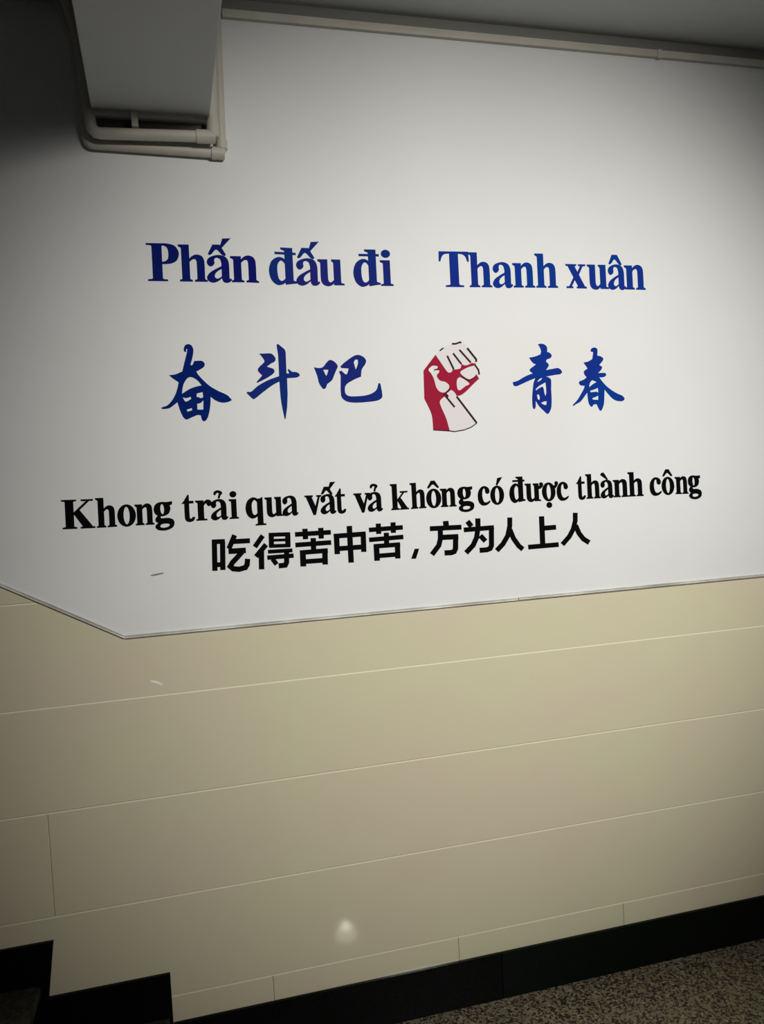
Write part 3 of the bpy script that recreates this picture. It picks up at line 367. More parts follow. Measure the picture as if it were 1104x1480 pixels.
[['-1034 16753 3 26 5 27 8 27 10 26 13 22 15 18 19 16 19 13 21 10 20 9 22 7 22 5 22 3 22 2 23 1 22 -1 22 -3 21 -3 21 -3 20 -1 29 1 33 3 35 4 36 3 46 5 -7 -97 -68 -23 2 -8 6 -18 5 -19 4 -20 0 -20 -3 -24 -6 -26 -8 -27 -10 -25 -11 -22 -14 -18 -15 -16 -18 -14 -18 -12 -19 -10 -22 -9 -23 -7 -24 -5 -25 -4 -24 -1 -24 1 -25 2 -24 5 -23 6 -21 8 -20 9 -19 11 -17 13 -16 15 -14 18 -10 21 -8 23 -6 25 -3 25','-848 16757 1 22 1 23 4 22 4 20 5 17 6 11 7 12 9 10 8 6 5 2 5 -2 9 -5 9 -10 8 -11 6 -11 5 -16 5 -20 5 -22 2 -23 1 -22 0 -23 -2 -25 -3 -25 -5 -23 -5 -18 -5 -11 -8 -12 -8 -10 -8 -6 -6 -2 -5 2 -8 6 -9 9 -8 11 -6 11 -6 17 -5 23 -4 25 -3 25'],['-905 16611 79 -34 -10 -20 -6 -11 -5 -9 -3 -9 -1 -6 1 -8 3 -9 5 -8 5 -5 6 -3 24 -1 36 1 40 3 41 2 36 -3 31 -5 31 -8 30 -11 26 -12 23 -15 15 -15 11 -19 8 -21 5 -21 2 -23 -2 -23 -5 -26 -9 -26 -12 -25 -15 -22 -20 -19 -24 -16 -27 -14 -27 -12 -25 -10 -26 -8 -25 -7 -26 -4 -26 -3 -26 -1 -32 1 -34 2 -36 5 -33 7 -28 8 -21 11 -20 15 -18 17 -14 18 -10 18 -3 17 2 18 5 17 8 15 9 15 13 14 18 11 17 10 11 8 2 3 -1 2 -12 7 -17 9 -17 11 -13 13 -7 17 -5 17 -2 18 2 19 5 18 12 22 17 24 20 24 20 25','-876 16268 3 9 8 10 10 11 11 8 12 6 19 6 25 4 27 3 26 2 24 0 20 -1 22 -3 21 -5 17 -5 11 -6 4 -4 2 -7 1 -9 -1 -9 -2 -7 -6 -8 -10 -10 -12 -9 -13 -8 -12 -6 -19 -6 -23 -6 -24 -4 -24 -3 -21 -2 -18 1 -18 2 -18 4 -15 5 -11 5 -7 6 -5 9 -4 9 -1 10']],
[['-166 16928 106 194 37 -1 -3 -146 -2 -145 -3 -141 -1 -122 0 -89 1 -13 3 -12 5 -11 4 -10 5 -5 3 -3 4 -1 5 1 6 1 5 3 8 5 9 10 11 12 11 11 13 8 13 3 12 -1 11 -3 10 -3 21 -4 -10 -27 -5 -16 -5 -16 -7 -16 -8 -14 -12 -12 -14 -10 -14 -9 -15 -7 -15 -5 -17 -4 -18 -3 -19 -1 -18 0 -18 3 -16 4 -17 6 -16 8 -15 11 -12 13 -10 17 -8 20 -6 21 -4 23 -1 22 -1 68 1 88 2 98 2 102'],['-250 16870 351 -1 1 77 -230 2 -61 -8'],['-214 16894 156 243 35 -20 -4 -248']],
[['203 16349 178 -2 8 595 -178 3'],['151 16350 318 -4 1 45 -25 4 -17 2 -16 2 -14 3 -9 2 0 1 -1 2 -2 4 -2 6 -6 11 -170 2 -5 -11 -3 -5 -2 -5 -2 -2 -1 -2 -4 -2 -7 -2 -8 -2 -9 -1 -16 -4'],['150 16946 239 -4 -2 -124 -177 3 -1 18 1 9 0 8 -1 6 -2 3 -5 5 -10 7 -13 7 -13 7 -17 10'],['363 16744 -5 75 9 19 7 17 8 17 9 17 10 15 14 13 15 14 17 11 17 10 19 5 19 2 21 -2 20 -4 19 -7 16 -9 13 -12 10 -15 8 -16 5 -17 3 -17 -1 -16 -3 -17 -6 -16 -7 -14 -8 -12 -10 -10 -11 -8 -12 -5 -13 -3 -13 0 -12 4 -11 7 -10 9 -9 10 -8 9 -5 9 -3 11 -2 9 -3 6 -2 4 -6 3 -7 3 -8 2 -6 -1 -5 -2 -9 -10 -12 -16 -13 -21 -13 -21']],
[['588 16784 3 -18 7 -19 9 -18 11 -15 11 -12 13 -7 15 -3 14 0 14 3 13 5 12 9 12 12 10 14 9 14 6 14 2 14 -1 13 -3 12 -2 11 0 10 1 10 2 11 2 9 3 8 5 7 6 5 9 6 10 5 10 2 9 0 11 -3 12 -5 13 -8 11 -9 9 -11 6 -13 4 -17 4 -19 3 -20 4 -18 -1 -72 -2 -77 -2 -75 0 -67 1 -52 3 -17 5 -16 6 -16 8 -14 9 -12 10 -8 11 -6 12 -3 11 -2 11 -1 12 -1 13 1 13 2 13 4 13 6 12 7 10 10 10 10 10 10 14 14 -15 46 -17 -9 -7 -5 -5 -3 -1 0 3 -1 -1 2 -2 9 0 13 -1 14 -1 12 1 59 2 62 2 62 0 56 -2 46 -2 25 -5 26 -6 25 -8 23 -10 20 -11 17 -14 14 -15 13 -16 10 -16 8 -20 8 -21 7 -23 4 -24 3 -23 1 -25 -2 -28 -5 -27 -7 -26 -8 -23 -8 -17 -8 -17 -9 -16 -11 -15 -12 -12 -14 -10 -15 -8 -17 -6 -18 -3 -19'],['915 16721 -39 -18 -25 -13 -26 -13 -26 -14 -25 -14 -28 -17 -29 -17 -30 -19 -28 -19 -23 -20 -17 -19 -16 -21 -13 -23 -10 -23 -6 -22 0 -21 4 -20 9 -18 10 -17 13 -14 14 -11 17 -9 19 -7 19 -4 19 -1 21 2 20 5 22 7 20 10 20 11 21 16 22 19 22 21 22 21 25 23 -2 43 -30 -21 -16 -14 -16 -13 -15 -12 -14 -8 -10 -5 -11 -4 -11 -3 -10 0 -8 2 -7 4 -8 6 -8 9 -5 9 -3 10 -1 11 1 14 3 15 5 14 6 13 8 13 10 12 12 12 13 12 13 10 17 12 20 12 21 12 22 13 26 15'],['688 17095 -2 13 0 16 2 18 4 17 9 14 14 13 18 10 20 10 21 6 21 3 23 -1 25 -5 24 -8 23 -8 18 -10 11 -10 9 -13 8 -14 4 -15 0 -17 -7 -14 -11 -12 -12 -11 -12 -11 -8 -11 -7 -13 -6 -15 -5 -16 -6 -17 -8 -22 -13 -2 -8 -2 -9 -2 -13 1 -8 11 0 16 3 17 4 19 5 18 4 17 5 13 6 12 6 12 3 8 0 5 -3 4 -8 7 -10 5 -10 4 -9 2 -5 0 -6 -1 -7 -3 -6 -5 -6 -4 -7 -8 -8 -12 -8 -12 -9 -12 -10 -9 -11 -2 -11 2 -9 6 -8 8']],
[['1173 16340 158 -2 6 589 -158 2'],['1111 16340 276 -2 1 44 -19 4 -11 3 -10 2 -10 2 -6 2 0 0 0 0 -1 1 -2 2 -4 3 -145 2 -5 -4 -1 -1 -1 -1 -1 0 0 0 -6 -2 -11 -2 -11 -2 -13 -3 -19 -3'],['1118 16930 219 -3 -1 -123 -158 2 0 19 0 10 1 8 -1 5 0 2 -6 5 -10 7 -13 6 -13 7 -18 10'],['1352 17069 -6 34 -18 29 -27 21 -33 12 -35 1 -33 -11 -27 -21 -19 -28 -6 -33 5 -33 18 -29 27 -22 33 -12 35 0 33 10 28 21 18 29']],
[['1933 16094 171 0 8 806 -170 1'],['1864 16094 321 1 1 44 -23 4 -14 2 -14 2 -11 2 -8 2 -2 1 -2 3 -3 4 -2 6 -7 10 -161 -1 -7 -9 -3 -6 -2 -4 -3 -3 -2 -1 -6 -3 -10 -2 -11 -2 -11 -2 -19 -3'],['1996 16861 -22 18 -17 15 -19 16 -19 14 -21 10 -21 7 -22 5 -23 2 -23 -2 -21 -6 -27 -11 -29 -17 -29 -20 -26 -24 -22 -27 -18 -35 -16 -41 -13 -44 -9 -46 -5 -43 1 -44 6 -45 10 -44 13 -41 15 -36 18 -28 23 -25 26 -23 26 -18 27 -13 24 -5 26 1 25 5 24 8 23 9 23 11 22 15 21 16 20 17 25 18','1946 16785 -8 12 -10 16 -10 14 -10 13 -9 8 -9 6 -10 5 -11 3 -9 0 -7 -3 -11 -9 -14 -16 -14 -19 -12 -20 -8 -20 -7 -26 -4 -30 -2 -33 -1 -34 1 -32 1 -33 3 -35 5 -33 5 -30 7 -24 6 -13 8 -13 11 -11 10 -9 9 -5 8 -1 10 2 10 4 11 5 10 6 10 7 10 10 10 10 10 12 8 8'],['1935 16822 116 100 61 21 -1 -126']],
[['2171 16922 217 -1 -1 -122 -160 1 -1 18 0 9 0 7 -1 6 -2 3 -5 6 -9 6 -11 6 -12 7 -16 10'],['2461 16921 203 -1 -1 -122 -161 1 -1 18 0 8 0 7 -1 6 -2 5 -4 6 -6 5 -8 7 -8 6 -12 10'],['2227 16866 161 -1 -2 -90 -1 -84 -1 -81 -1 -72 1 -54 1 -14 3 -15 4 -13 5 -12 5 -8 5 -6 6 -4 7 -3 6 -1 6 0 10 6 14 10 15 13 16 13 11 10 4 404 162 0 -5 -527 -162 0 4 45 2 -3 -12 -12 -12 -13 -14 -12 -15 -9 -17 -7 -17 -6 -18 -4 -19 -2 -18 1 -20 3 -20 6 -20 9 -18 11 -17 13 -13 17 -11 19 -9 22 -7 22 -3 23 -2 60 0 77 2 86 2 89'],['2497 16337 230 0 0 45 -20 3 -11 2 -11 2 -10 2 -6 2 -1 2 -2 2 -2 4 -3 6 -6 10 -142 0 -6 -8 -4 -5 -4 -5 -3 -6 -4 -6 0 -7 2 -5 2 -3 2 -2 -1 0']],
[['2700 16768 4 -18 6 -18 9 -18 10 -15 11 -12 13 -7 14 -3 14 1 14 3 12 6 12 8 11 12 10 14 8 14 6 14 2 13 -1 13 -2 12 -2 11 -1 9 1 10 2 11 2 9 3 8 4 6 6 6 9 6 9 4 9 3 9 0 10 -3 11 -5 12 -8 11 -9 8 -10 6 -13 4 -17 4 -18 3 -20 4 -18 -1 -70 -2 -76 -1 -74 -1 -65 2 -51 2 -16 5 -17 7 -15 7 -14 9 -12 9 -8 11 -6 11 -4 11 -2 11 -1 12 0 12 1 13 2 12 4 13 5 11 8 10 9 10 10 9 10 13 13 -15 47 -17 -10 -7 -4 -5 -3 0 0 4 -2 -1 2 -1 9 -1 13 -1 13 -1 12 1 58 2 61 1 61 0 54 -1 46 -3 25 -5 25 -6 24 -8 23 -9 20 -11 16 -13 15 -14 12 -15 10 -16 9 -19 7 -21 7 -22 5 -22 3 -22 0 -25 -3 -27 -5 -26 -7 -25 -8 -21 -8 -17 -8 -16 -9 -15 -11 -14 -12 -12 -14 -9 -15 -8 -16 -6 -18 -3 -18'],['3014 16709 -38 -19 -24 -12 -25 -13 -24 -14 -24 -14 -27 -16 -28 -18 -28 -18 -27 -19 -22 -20 -16 -19 -15 -21 -13 -23 -10 -23 -5 -21 0 -20 5 -20 8 -18 10 -16 12 -14 14 -11 16 -9 18 -6 19 -4 18 -1 20 3 20 5 20 7 20 10 19 11 20 15 21 19 21 21 21 20 24 23 -3 43 -30 -21 -15 -14 -15 -13 -15 -11 -12 -8 -10 -5 -11 -4 -10 -2 -9 -1 -7 1 -7 4 -8 6 -7 9 -5 9 -3 9 -1 11 2 14 3 14 4 15 6 12 7 13 10 12 11 12 12 11 13 10 16 12 19 12 20 12 21 12 25 15']],
[['3408 16893 176 -2 145 -386 -33 -200 -66 -14'],['3655 16303 50 0 155 584 -62 1 -120 -382'],['3382 16856 255 -4 0 55 -255 4'],['3740 16851 161 -3 1 55 -162 2']],
[['3863 16752 4 -18 6 -18 9 -18 10 -15 12 -12 13 -7 14 -3 14 0 14 3 13 6 11 8 12 12 10 14 8 13 6 14 2 14 -1 13 -3 12 -2 10 0 10 1 10 1 10 3 10 3 7 4 6 6 6 8 6 10 4 9 2 8 0 10 -2 12 -5 12 -8 11 -9 8 -11 6 -12 5 -17 3 -18 4 -20 3 -18 -1 -70 -1 -76 -1 -74 0 -65 1 -51 3 -16 5 -17 6 -15 8 -14 9 -12 9 -8 11 -6 12 -4 11 -2 11 -1 11 0 13 1 13 2 12 4 13 5 11 7 11 10 9 10 9 10 14 13 -15 47 -18 -10 -7 -4 -5 -3 1 0 3 -2 -1 2 -1 9 -1 13 -1 13 -1 12 1 58 2 62 1 60 0 55 -2 46 -3 24 -4 25 -7 25 -7 22 -10 20 -11 17 -13 14 -15 12 -15 11 -16 8 -19 8 -21 6 -22 5 -23 2 -22 1 -25 -2 -27 -5 -27 -7 -25 -8 -22 -8 -16 -7 -16 -9 -16 -11 -14 -12 -12 -14 -10 -15 -7 -16 -6 -18 -3 -18'],['4181 16691 -39 -19 -25 -12 -24 -13 -25 -13 -24 -14 -27 -16 -28 -17 -29 -18 -27 -19 -22 -20 -16 -18 -15 -21 -13 -23 -10 -22 -6 -22 0 -20 5 -19 8 -19 11 -16 12 -14 14 -11 17 -9 18 -7 19 -4 18 -1 20 2 20 5 21 7 20 9 18 11 21 16 22 18 21 21 21 20 24 23 -3 43 -30 -21 -16 -14 -15 -13 -15 -11 -12 -8 -10 -5 -11 -4 -10 -2 -9 0 -8 1 -7 4 -7 6 -7 9 -6 9 -3 10 0 11 1 13 3 15 4 14 6 12 7 12 10 12 12 12 12 11 12 11 17 11 19 12 20 12 21 12 26 15'],['3890 16935 100 213 144 -2 117 -226 -28 -34 -17 7 -10 4 -10 4 -10 6 -10 7 -20 23 -22 30 -23 31 -23 23 -17 9 -16 -6 -20 -20 -22 -28 -20 -27 -17 -20 -9 -6 -8 -5 -9 -2 -7 -3 -14 -5'],['4124 17086 62 193 174 6 -193 -226']],
[['4378 16877 98 185 37 0 -1 -143 -2 -141 -1 -136 -1 -119 1 -87 1 -12 3 -12 4 -11 5 -9 4 -5 2 -2 3 -1 4 0 5 2 5 2 7 5 8 10 10 11 11 11 12 8 13 3 12 -2 10 -2 9 -3 21 -5 -9 -26 -4 -15 -5 -16 -6 -16 -9 -13 -11 -12 -12 -10 -14 -9 -14 -6 -14 -5 -16 -4 -17 -3 -17 -1 -18 0 -17 3 -15 5 -16 6 -15 9 -14 11 -12 14 -9 17 -7 19 -6 21 -4 22 -1 22 -2 66 1 85 1 95 1 98'],['4300 16823 330 -8 1 77 -216 4 -57 -6'],['4333 16845 146 232 34 -19 -2 -243']],
[['4925 16872 177 -1 146 -386 -32 -200 -67 -15'],['5174 16283 51 0 153 586 -62 1 -120 -383'],['4899 16835 256 -2 0 55 -256 2'],['5258 16832 162 -2 0 55 -162 2']],
[['5340 16734 4 -18 7 -18 9 -17 10 -16 11 -11 13 -8 15 -3 14 1 14 3 13 5 12 9 11 12 10 13 8 14 6 14 2 14 -1 13 -3 12 -2 11 0 9 1 10 1 10 2 10 3 8 4 6 7 5 8 6 9 4 9 3 9 0 9 -3 12 -5 12 -7 11 -9 8 -11 6 -13 4 -16 4 -18 3 -20 4 -18 0 -70 -2 -76 -1 -74 0 -65 2 -51 2 -17 5 -17 7 -15 8 -14 8 -11 10 -9 11 -6 12 -3 11 -2 11 -1 12 0 12 1 13 2 13 3 12 6 12 8 10 9 9 10 9 10 14 14 -15 47 -19 -10 -6 -5 -5 -3 0 1 4 -2 -1 2 -1 9 -1 12 -1 14 -1 11 1 59 1 61 1 60 0 55 -2 46 -2 25 -5 25 -6 25 -8 22 -10 20 -11 17 -13 14 -15 12 -15 10 -16 8 -19 8 -21 6 -22 5 -23 2 -23 1 -25 -3 -26 -5 -27 -7 -25 -7 -22 -9 -16 -7 -16 -10 -16 -10 -14 -13 -12 -13 -9 -15 -8 -17 -5 -18 -3 -18'],['5658 16675 -39 -19 -24 -13 -25 -13 -24 -13 -24 -14 -27 -16 -29 -18 -28 -18 -27 -19 -22 -19 -16 -19 -15 -21 -13 -23 -10 -22 -5 -22 0 -20 5 -20 8 -18 10 -16 12 -14 14 -11 17 -9 18 -7 19 -4 19 -1 20 2 20 5 20 8 20 9 19 11 21 15 21 19 21 21 21 21 24 23 -3 43 -31 -21 -15 -14 -16 -13 -14 -12 -13 -8 -9 -5 -11 -3 -10 -3 -9 0 -7 1 -7 4 -8 6 -7 8 -5 10 -3 9 -1 11 1 14 3 14 5 14 5 13 8 12 10 12 11 12 12 11 12 11 17 11 19 12 20 12 21 13 26 15'],['5435 17040 -2 13 0 15 1 17 4 17 8 14 14 13 17 11 20 9 21 7 20 3 23 -1 24 -5 24 -7 21 -8 18 -10 11 -10 9 -12 8 -14 4 -15 0 -16 -6 -15 -11 -12 -12 -11 -11 -10 -8 -11 -6 -13 -6 -15 -5 -16 -5 -16 -8 -22 -13 -2 -7 -3 -10 -2 -13 2 -9 11 0 15 3 17 4 19 4 18 4 16 5 13 6 12 5 11 3 9 0 4 -3 5 -7 5 -10 6 -10 3 -7 2 -5 0 -6 -1 -6 -3 -6 -4 -5 -5 -7 -8 -7 -11 -8 -13 -8 -11 -10 -9 -12 -3 -11 3 -9 6 -8 8']],
[['6130 16297 167 -2 2 818 -166 2'],['6077 17115 222 -2 0 -122 -166 1 -1 19 0 8 0 8 -1 5 -2 4 -5 5 -9 6 -10 7 -12 6 -16 10'],['6086 16297 278 -2 0 45 -20 4 -11 2 -11 2 -8 2 -6 2 -2 1 -2 3 -2 4 -3 6 -7 10 -157 1 -6 -9 -3 -5 -3 -5 -3 -3 -2 -2 -3 -2 -5 -2 -5 -2 -6 -2 -13 -4'],['6280 16525 -5 77 219 259 67 -3'],['6387 16877 252 1 0 -45 -21 -4 -13 -2 -12 -2 -11 -2 -11 -1 -6 2 -6 2 -4 3 -3 2 0 0 -72 -1 0 0 -3 -2 -5 -3 -5 -2 -6 -1 -12 0 -12 2 -14 2 -13 2 -23 4'],['6284 16617 93 99 266 -402 -208 -3'],['6375 16294 291 1 0 42 -8 5 -3 3 -4 3 -6 4 -8 2 -8 -2 -5 -4 -4 -3 -3 -3 0 0 -183 -1 1 0 -3 3 -4 3 -6 4 -8 2 -8 -2 -7 -2 -6 -3 -6 -3 -12 -5']],
[['6773 16296 153 0 1 820 -153 -1'],['6729 16296 240 1 0 43 -14 5 -6 2 -6 2 -4 2 -3 1 -2 2 -2 3 -2 5 -3 5 -6 10 -144 0 -6 -11 -2 -5 -3 -4 -2 -3 -2 -2 -3 -2 -4 -2 -6 -2 -6 -2 -14 -5'],['6995 16297 241 1 0 44 -14 5 -7 1 -7 2 -5 2 -3 2 -1 2 -3 2 -2 5 -2 5 -7 11 -139 -1 -6 -11 -3 -5 -2 -4 -2 -3 -2 -2 -3 -2 -5 -2 -7 -2 -7 -1 -14 -5'],['6900 16694 -6 65 9 17 6 16 8 15 8 16 10 14 13 13 14 12 15 12 15 9 16 8 14 5 15 3 15 2 16 -1 15 -2 15 -5 16 -6 16 -8 15 -11 12 -14 11 -17 8 -21 7 -22 5 -23 3 -23 2 -67 0 -85 -1 -96 -1 -99 -1 -103 -149 -1 0 100 1 94 1 92 0 80 -1 61 -1 14 -3 14 -3 14 -4 11 -4 8 -4 4 -4 2 -6 1 -6 1 -6 -1 -9 -3 -9 -5 -11 -7 -10 -8 -9 -8 -8 -9 -8 -11 -7 -11 -7 -12'],['6721 17114 206 2 0 -123 -152 -1 -1 19 0 9 0 7 -1 5 -2 4 -5 5 -8 6 -10 6 -11 7 -16 10']],
[['7744 16585 -6 69 -18 66 -30 59 -39 50 -48 39 -53 24 -56 8 -57 -8 -53 -24 -47 -37 -40 -50 -29 -59 -18 -66 -6 -69 6 -68 18 -66 29 -59 39 -49 47 -38 54 -23 56 -8 56 7 54 23 47 37 40 49 30 59 18 65','7573 16587 -4 71 -11 64 -16 53 -20 36 -20 17 -17 0 -20 -16 -20 -37 -17 -52 -10 -65 -4 -70 4 -70 10 -64 16 -53 20 -36 20 -16 18 0 20 16 20 35 16 53 11 64'],['7288 16935 133 218 127 0 143 -219 -17 -10 -7 -5 -10 -6 -12 -4 -13 2 -26 21 -31 31 -33 33 -32 25 -26 9 -25 -9 -30 -25 -30 -32 -28 -31 -24 -21 -14 -3 -12 5 -9 6 -8 5']],
[['7768 16295 159 -2 1 585 -159 2'],['7723 16295 250 -3 0 44 -14 5 -7 2 -6 2 -5 2 -3 2 -2 2 -2 3 -2 4 -3 5 -6 11 -150 2 -6 -10 -3 -5 -2 -5 -2 -3 -2 -2 -4 -1 -4 -2 -6 -2 -7 -2 -14 -4'],['8000 16292 252 -4 0 45 -16 4 -7 2 -6 2 -6 2 -3 2 -2 2 -2 3 -3 4 -2 5 -7 11 -145 2 -6 -10 -3 -5 -2 -5 -2 -3 -2 -1 -4 -2 -5 -2 -6 -2 -8 -2 -15 -4'],['7900 16692 -6 65 9 17 7 16 8 15 9 15 10 15 13 13 15 12 16 11 16 9 16 7 15 5 15 3 16 1 16 -1 15 -2 16 -5 17 -6 17 -9 15 -11 13 -14 11 -18 9 -20 7 -23 6 -23 2 -24 2 -66 1 -86 -1 -96 -1 -99 -1 -104 -155 2 1 100 0 95 1 91 -1 81 -1 61 -1 14 -2 14 -4 14 -4 12 -4 7 -4 4 -5 3 -6 1 -7 1 -6 -1 -9 -3 -10 -5 -11 -7 -11 -7 -9 -8 -9 -9 -7 -10 -8 -12 -7 -12'],['7713 16881 215 -3 0 -123 -159 2 -1 19 0 8 0 8 -1 5 -2 4 -5 5 -8 6 -11 7 -12 6 -16 11']],
[['8291 16707 3 26 4 26 8 26 10 24 12 22 15 17 17 15 20 12 20 10 20 8 21 6 21 4 22 2 22 1 22 0 22 -1 21 -4 21 -4 20 -3 20 -2 28 0 31 2 34 2 35 3 47 3 -5 -97 -66 -19 2 -8 6 -17 5 -19 4 -19 1 -20 -3 -24 -5 -25 -7 -25 -10 -25 -11 -21 -13 -17 -15 -15 -17 -13 -18 -11 -18 -10 -21 -7 -23 -6 -24 -5 -25 -2 -23 0 -24 1 -24 4 -24 5 -23 7 -21 9 -19 10 -18 11 -18 13 -16 16 -13 18 -11 20 -8 23 -6 24 -4 25','8477 16706 0 21 2 22 2 21 4 20 5 15 5 11 7 11 8 9 7 5 4 1 4 -1 7 -5 9 -10 8 -11 6 -11 6 -15 5 -20 4 -21 3 -22 2 -22 0 -22 -2 -25 -3 -24 -4 -22 -4 -17 -5 -11 -7 -10 -8 -9 -7 -5 -4 -1 -4 1 -8 5 -9 9 -8 11 -5 11 -6 17 -5 22 -5 25 -3 24'],['8420 16568 82 -37 -10 -20 -6 -10 -5 -10 -3 -7 -1 -7 2 -7 3 -9 4 -7 5 -6 5 -2 23 -2 34 0 39 1 40 0 36 -4 30 -7 31 -9 29 -11 27 -14 22 -15 15 -16 11 -19 9 -20 5 -22 1 -21 -1 -23 -5 -25 -8 -26 -11 -24 -15 -21 -20 -17 -23 -15 -26 -13 -26 -10 -25 -9 -25 -7 -25 -5 -25 -4 -25 -1 -26 0 -31 2 -34 5 -34 6 -33 8 -28 10 -21 11 -20 16 -17 17 -15 18 -9 18 -4 17 2 17 5 16 7 15 9 14 13 13 18 11 16 9 10 7 1 1 -1 2 -10 7 -17 10 -18 11 -13 14 -7 16 -5 17 -2 18 2 18 4 17 12 21 16 23 19 23 20 23','8456 16232 4 8 7 10 9 9 11 8 10 5 18 5 24 3 26 2 26 0 23 -1 19 -2 21 -4 20 -5 16 -6 11 -6 3 -4 3 -7 1 -8 -1 -9 -2 -7 -6 -7 -9 -8 -11 -8 -12 -7 -12 -6 -18 -5 -22 -4 -23 -3 -23 -2 -20 -1 -17 2 -18 3 -17 4 -14 5 -10 6 -7 6 -5 8 -4 9 -1 10']],
[['9399 16419 -28 -16 -15 -9 -14 -8 -14 -7 -15 -6 -15 -6 -16 -6 -16 -4 -14 -1 -13 1 -14 5 -15 8 -14 10 -12 13 -10 15 -10 24 -10 30 -7 33 -6 34 -3 34 -1 35 2 39 4 39 5 35 5 29 6 17 8 16 9 15 10 12 8 7 6 3 7 1 8 -1 6 -3 5 -4 3 -6 2 -11 2 -15 1 -15 2 -15 2 -14 1 -15 1 -15 3 -15 7 -14 10 -12 13 -10 14 -9 15 -6 16 -3 15 3 14 6 13 8 12 11 9 12 6 13 4 15 2 16 -1 16 -2 15 -4 17 -6 18 -8 19 -10 17 -12 14 -19 16 -23 15 -26 13 -27 11 -26 6 -26 1 -25 -4 -25 -7 -25 -11 -22 -14 -22 -20 -22 -24 -20 -26 -18 -29 -15 -29 -11 -31 -8 -31 -6 -33 -3 -34 -1 -33 1 -35 2 -37 5 -36 7 -35 10 -31 13 -27 16 -25 18 -22 19 -19 20 -15 22 -12 22 -8 24 -4 23 -2 23 0 24 3 25 5 25 7 23 9 22 11 19 12 18 15 16 16 16 16 20 20']],
[['9893 16576 -6 69 -18 65 -28 58 -38 48 -47 36 -51 21 -55 7 -54 -8 -51 -23 -45 -38 -38 -49 -28 -59 -17 -66 -6 -69 6 -69 18 -66 28 -60 38 -50 45 -38 52 -25 54 -8 55 9 52 26 45 41 38 51 28 61 17 67','9726 16569 -3 71 -10 64 -16 52 -20 35 -18 16 -16 0 -18 -16 -20 -36 -15 -53 -10 -65 -3 -70 3 -71 10 -65 16 -53 20 -37 18 -16 16 0 18 16 20 38 15 54 10 65'],['9619 16904 58 218 182 31 -196 -277']],
[['10394 16325 173 -4 -3 809 -173 4'],['10317 17133 247 -3 0 -125 -172 4 -1 20 0 9 0 7 -1 5 -1 3 -8 5 -12 6 -14 7 -16 6 -22 9'],['10394 16294 163 27 84 11 0 40 -84 34 -163 4'],['10448 16832 -20 18 -17 16 -17 16 -18 14 -20 11 -21 6 -21 4 -21 1 -22 -3 -21 -7 -24 -13 -27 -18 -26 -22 -25 -26 -19 -28 -17 -36 -14 -41 -11 -45 -8 -46 -4 -43 2 -44 6 -44 9 -44 13 -40 14 -35 17 -27 22 -25 25 -22 25 -17 25 -12 24 -4 24 2 24 6 22 9 22 11 20 12 20 14 19 16 19 16 23 19','10398 16757 -8 12 -10 16 -9 15 -9 12 -8 9 -8 5 -9 4 -8 2 -7 0 -6 -3 -10 -10 -13 -16 -12 -19 -11 -22 -7 -20 -6 -27 -3 -30 -2 -33 0 -34 1 -32 2 -33 3 -34 5 -34 5 -30 6 -23 6 -13 8 -12 9 -10 10 -8 7 -4 6 -1 8 2 9 4 10 6 9 6 9 7 9 9 9 11 9 11 7 7'],['10201 16963 427 1 0 63 -427 -1']],
[['10625 16891 221 -5 0 -125 -163 4 -1 19 0 9 0 7 -1 6 -2 3 -5 6 -9 6 -11 7 -12 7 -16 10'],['10914 16884 206 -5 1 -124 -164 4 -2 19 0 8 0 7 -1 7 -2 4 -4 6 -6 6 -8 6 -8 7 -12 10'],['10682 16833 164 -4 0 -91 0 -84 0 -82 0 -72 2 -55 1 -14 3 -14 4 -14 5 -12 6 -8 4 -6 6 -4 7 -3 5 -1 5 0 9 5 13 10 15 12 16 14 11 9 -2 408 164 -4 3 -532 -165 4 5 44 4 -2 -11 -12 -13 -12 -13 -12 -15 -9 -17 -8 -18 -5 -18 -4 -19 -1 -19 1 -19 4 -21 7 -20 9 -19 11 -16 15 -14 17 -11 19 -10 22 -6 23 -4 22 -3 61 -1 77 1 87 1 89'],['10958 16295 233 -6 -1 47 -21 4 -11 2 -11 2 -9 3 -6 2 -1 1 -2 2 -2 5 -3 5 -6 11 -144 3 -7 -9 -4 -5 -3 -5 -4 -5 -3 -7 0 -6 2 -6 2 -3 2 -2 -1 1'],['11080 16746 8 13 5 11 6 11 8 11 12 8 15 1 14 -2 13 -4 12 -5 -7 -1 -3 -2 -7 16 -7 16 -5 16 -2 16 3 14 5 13 8 12 11 10 13 6 16 1 19 -1 19 -4 18 -7 14 -12 9 -15 6 -18 2 -19 0 -19 -4 -19 -8 -18 -11 -18 -14 -18 -16 -16 -18 -13 -20 -11 -21 -7 -23 -5 -22 -5 -34 -9']],
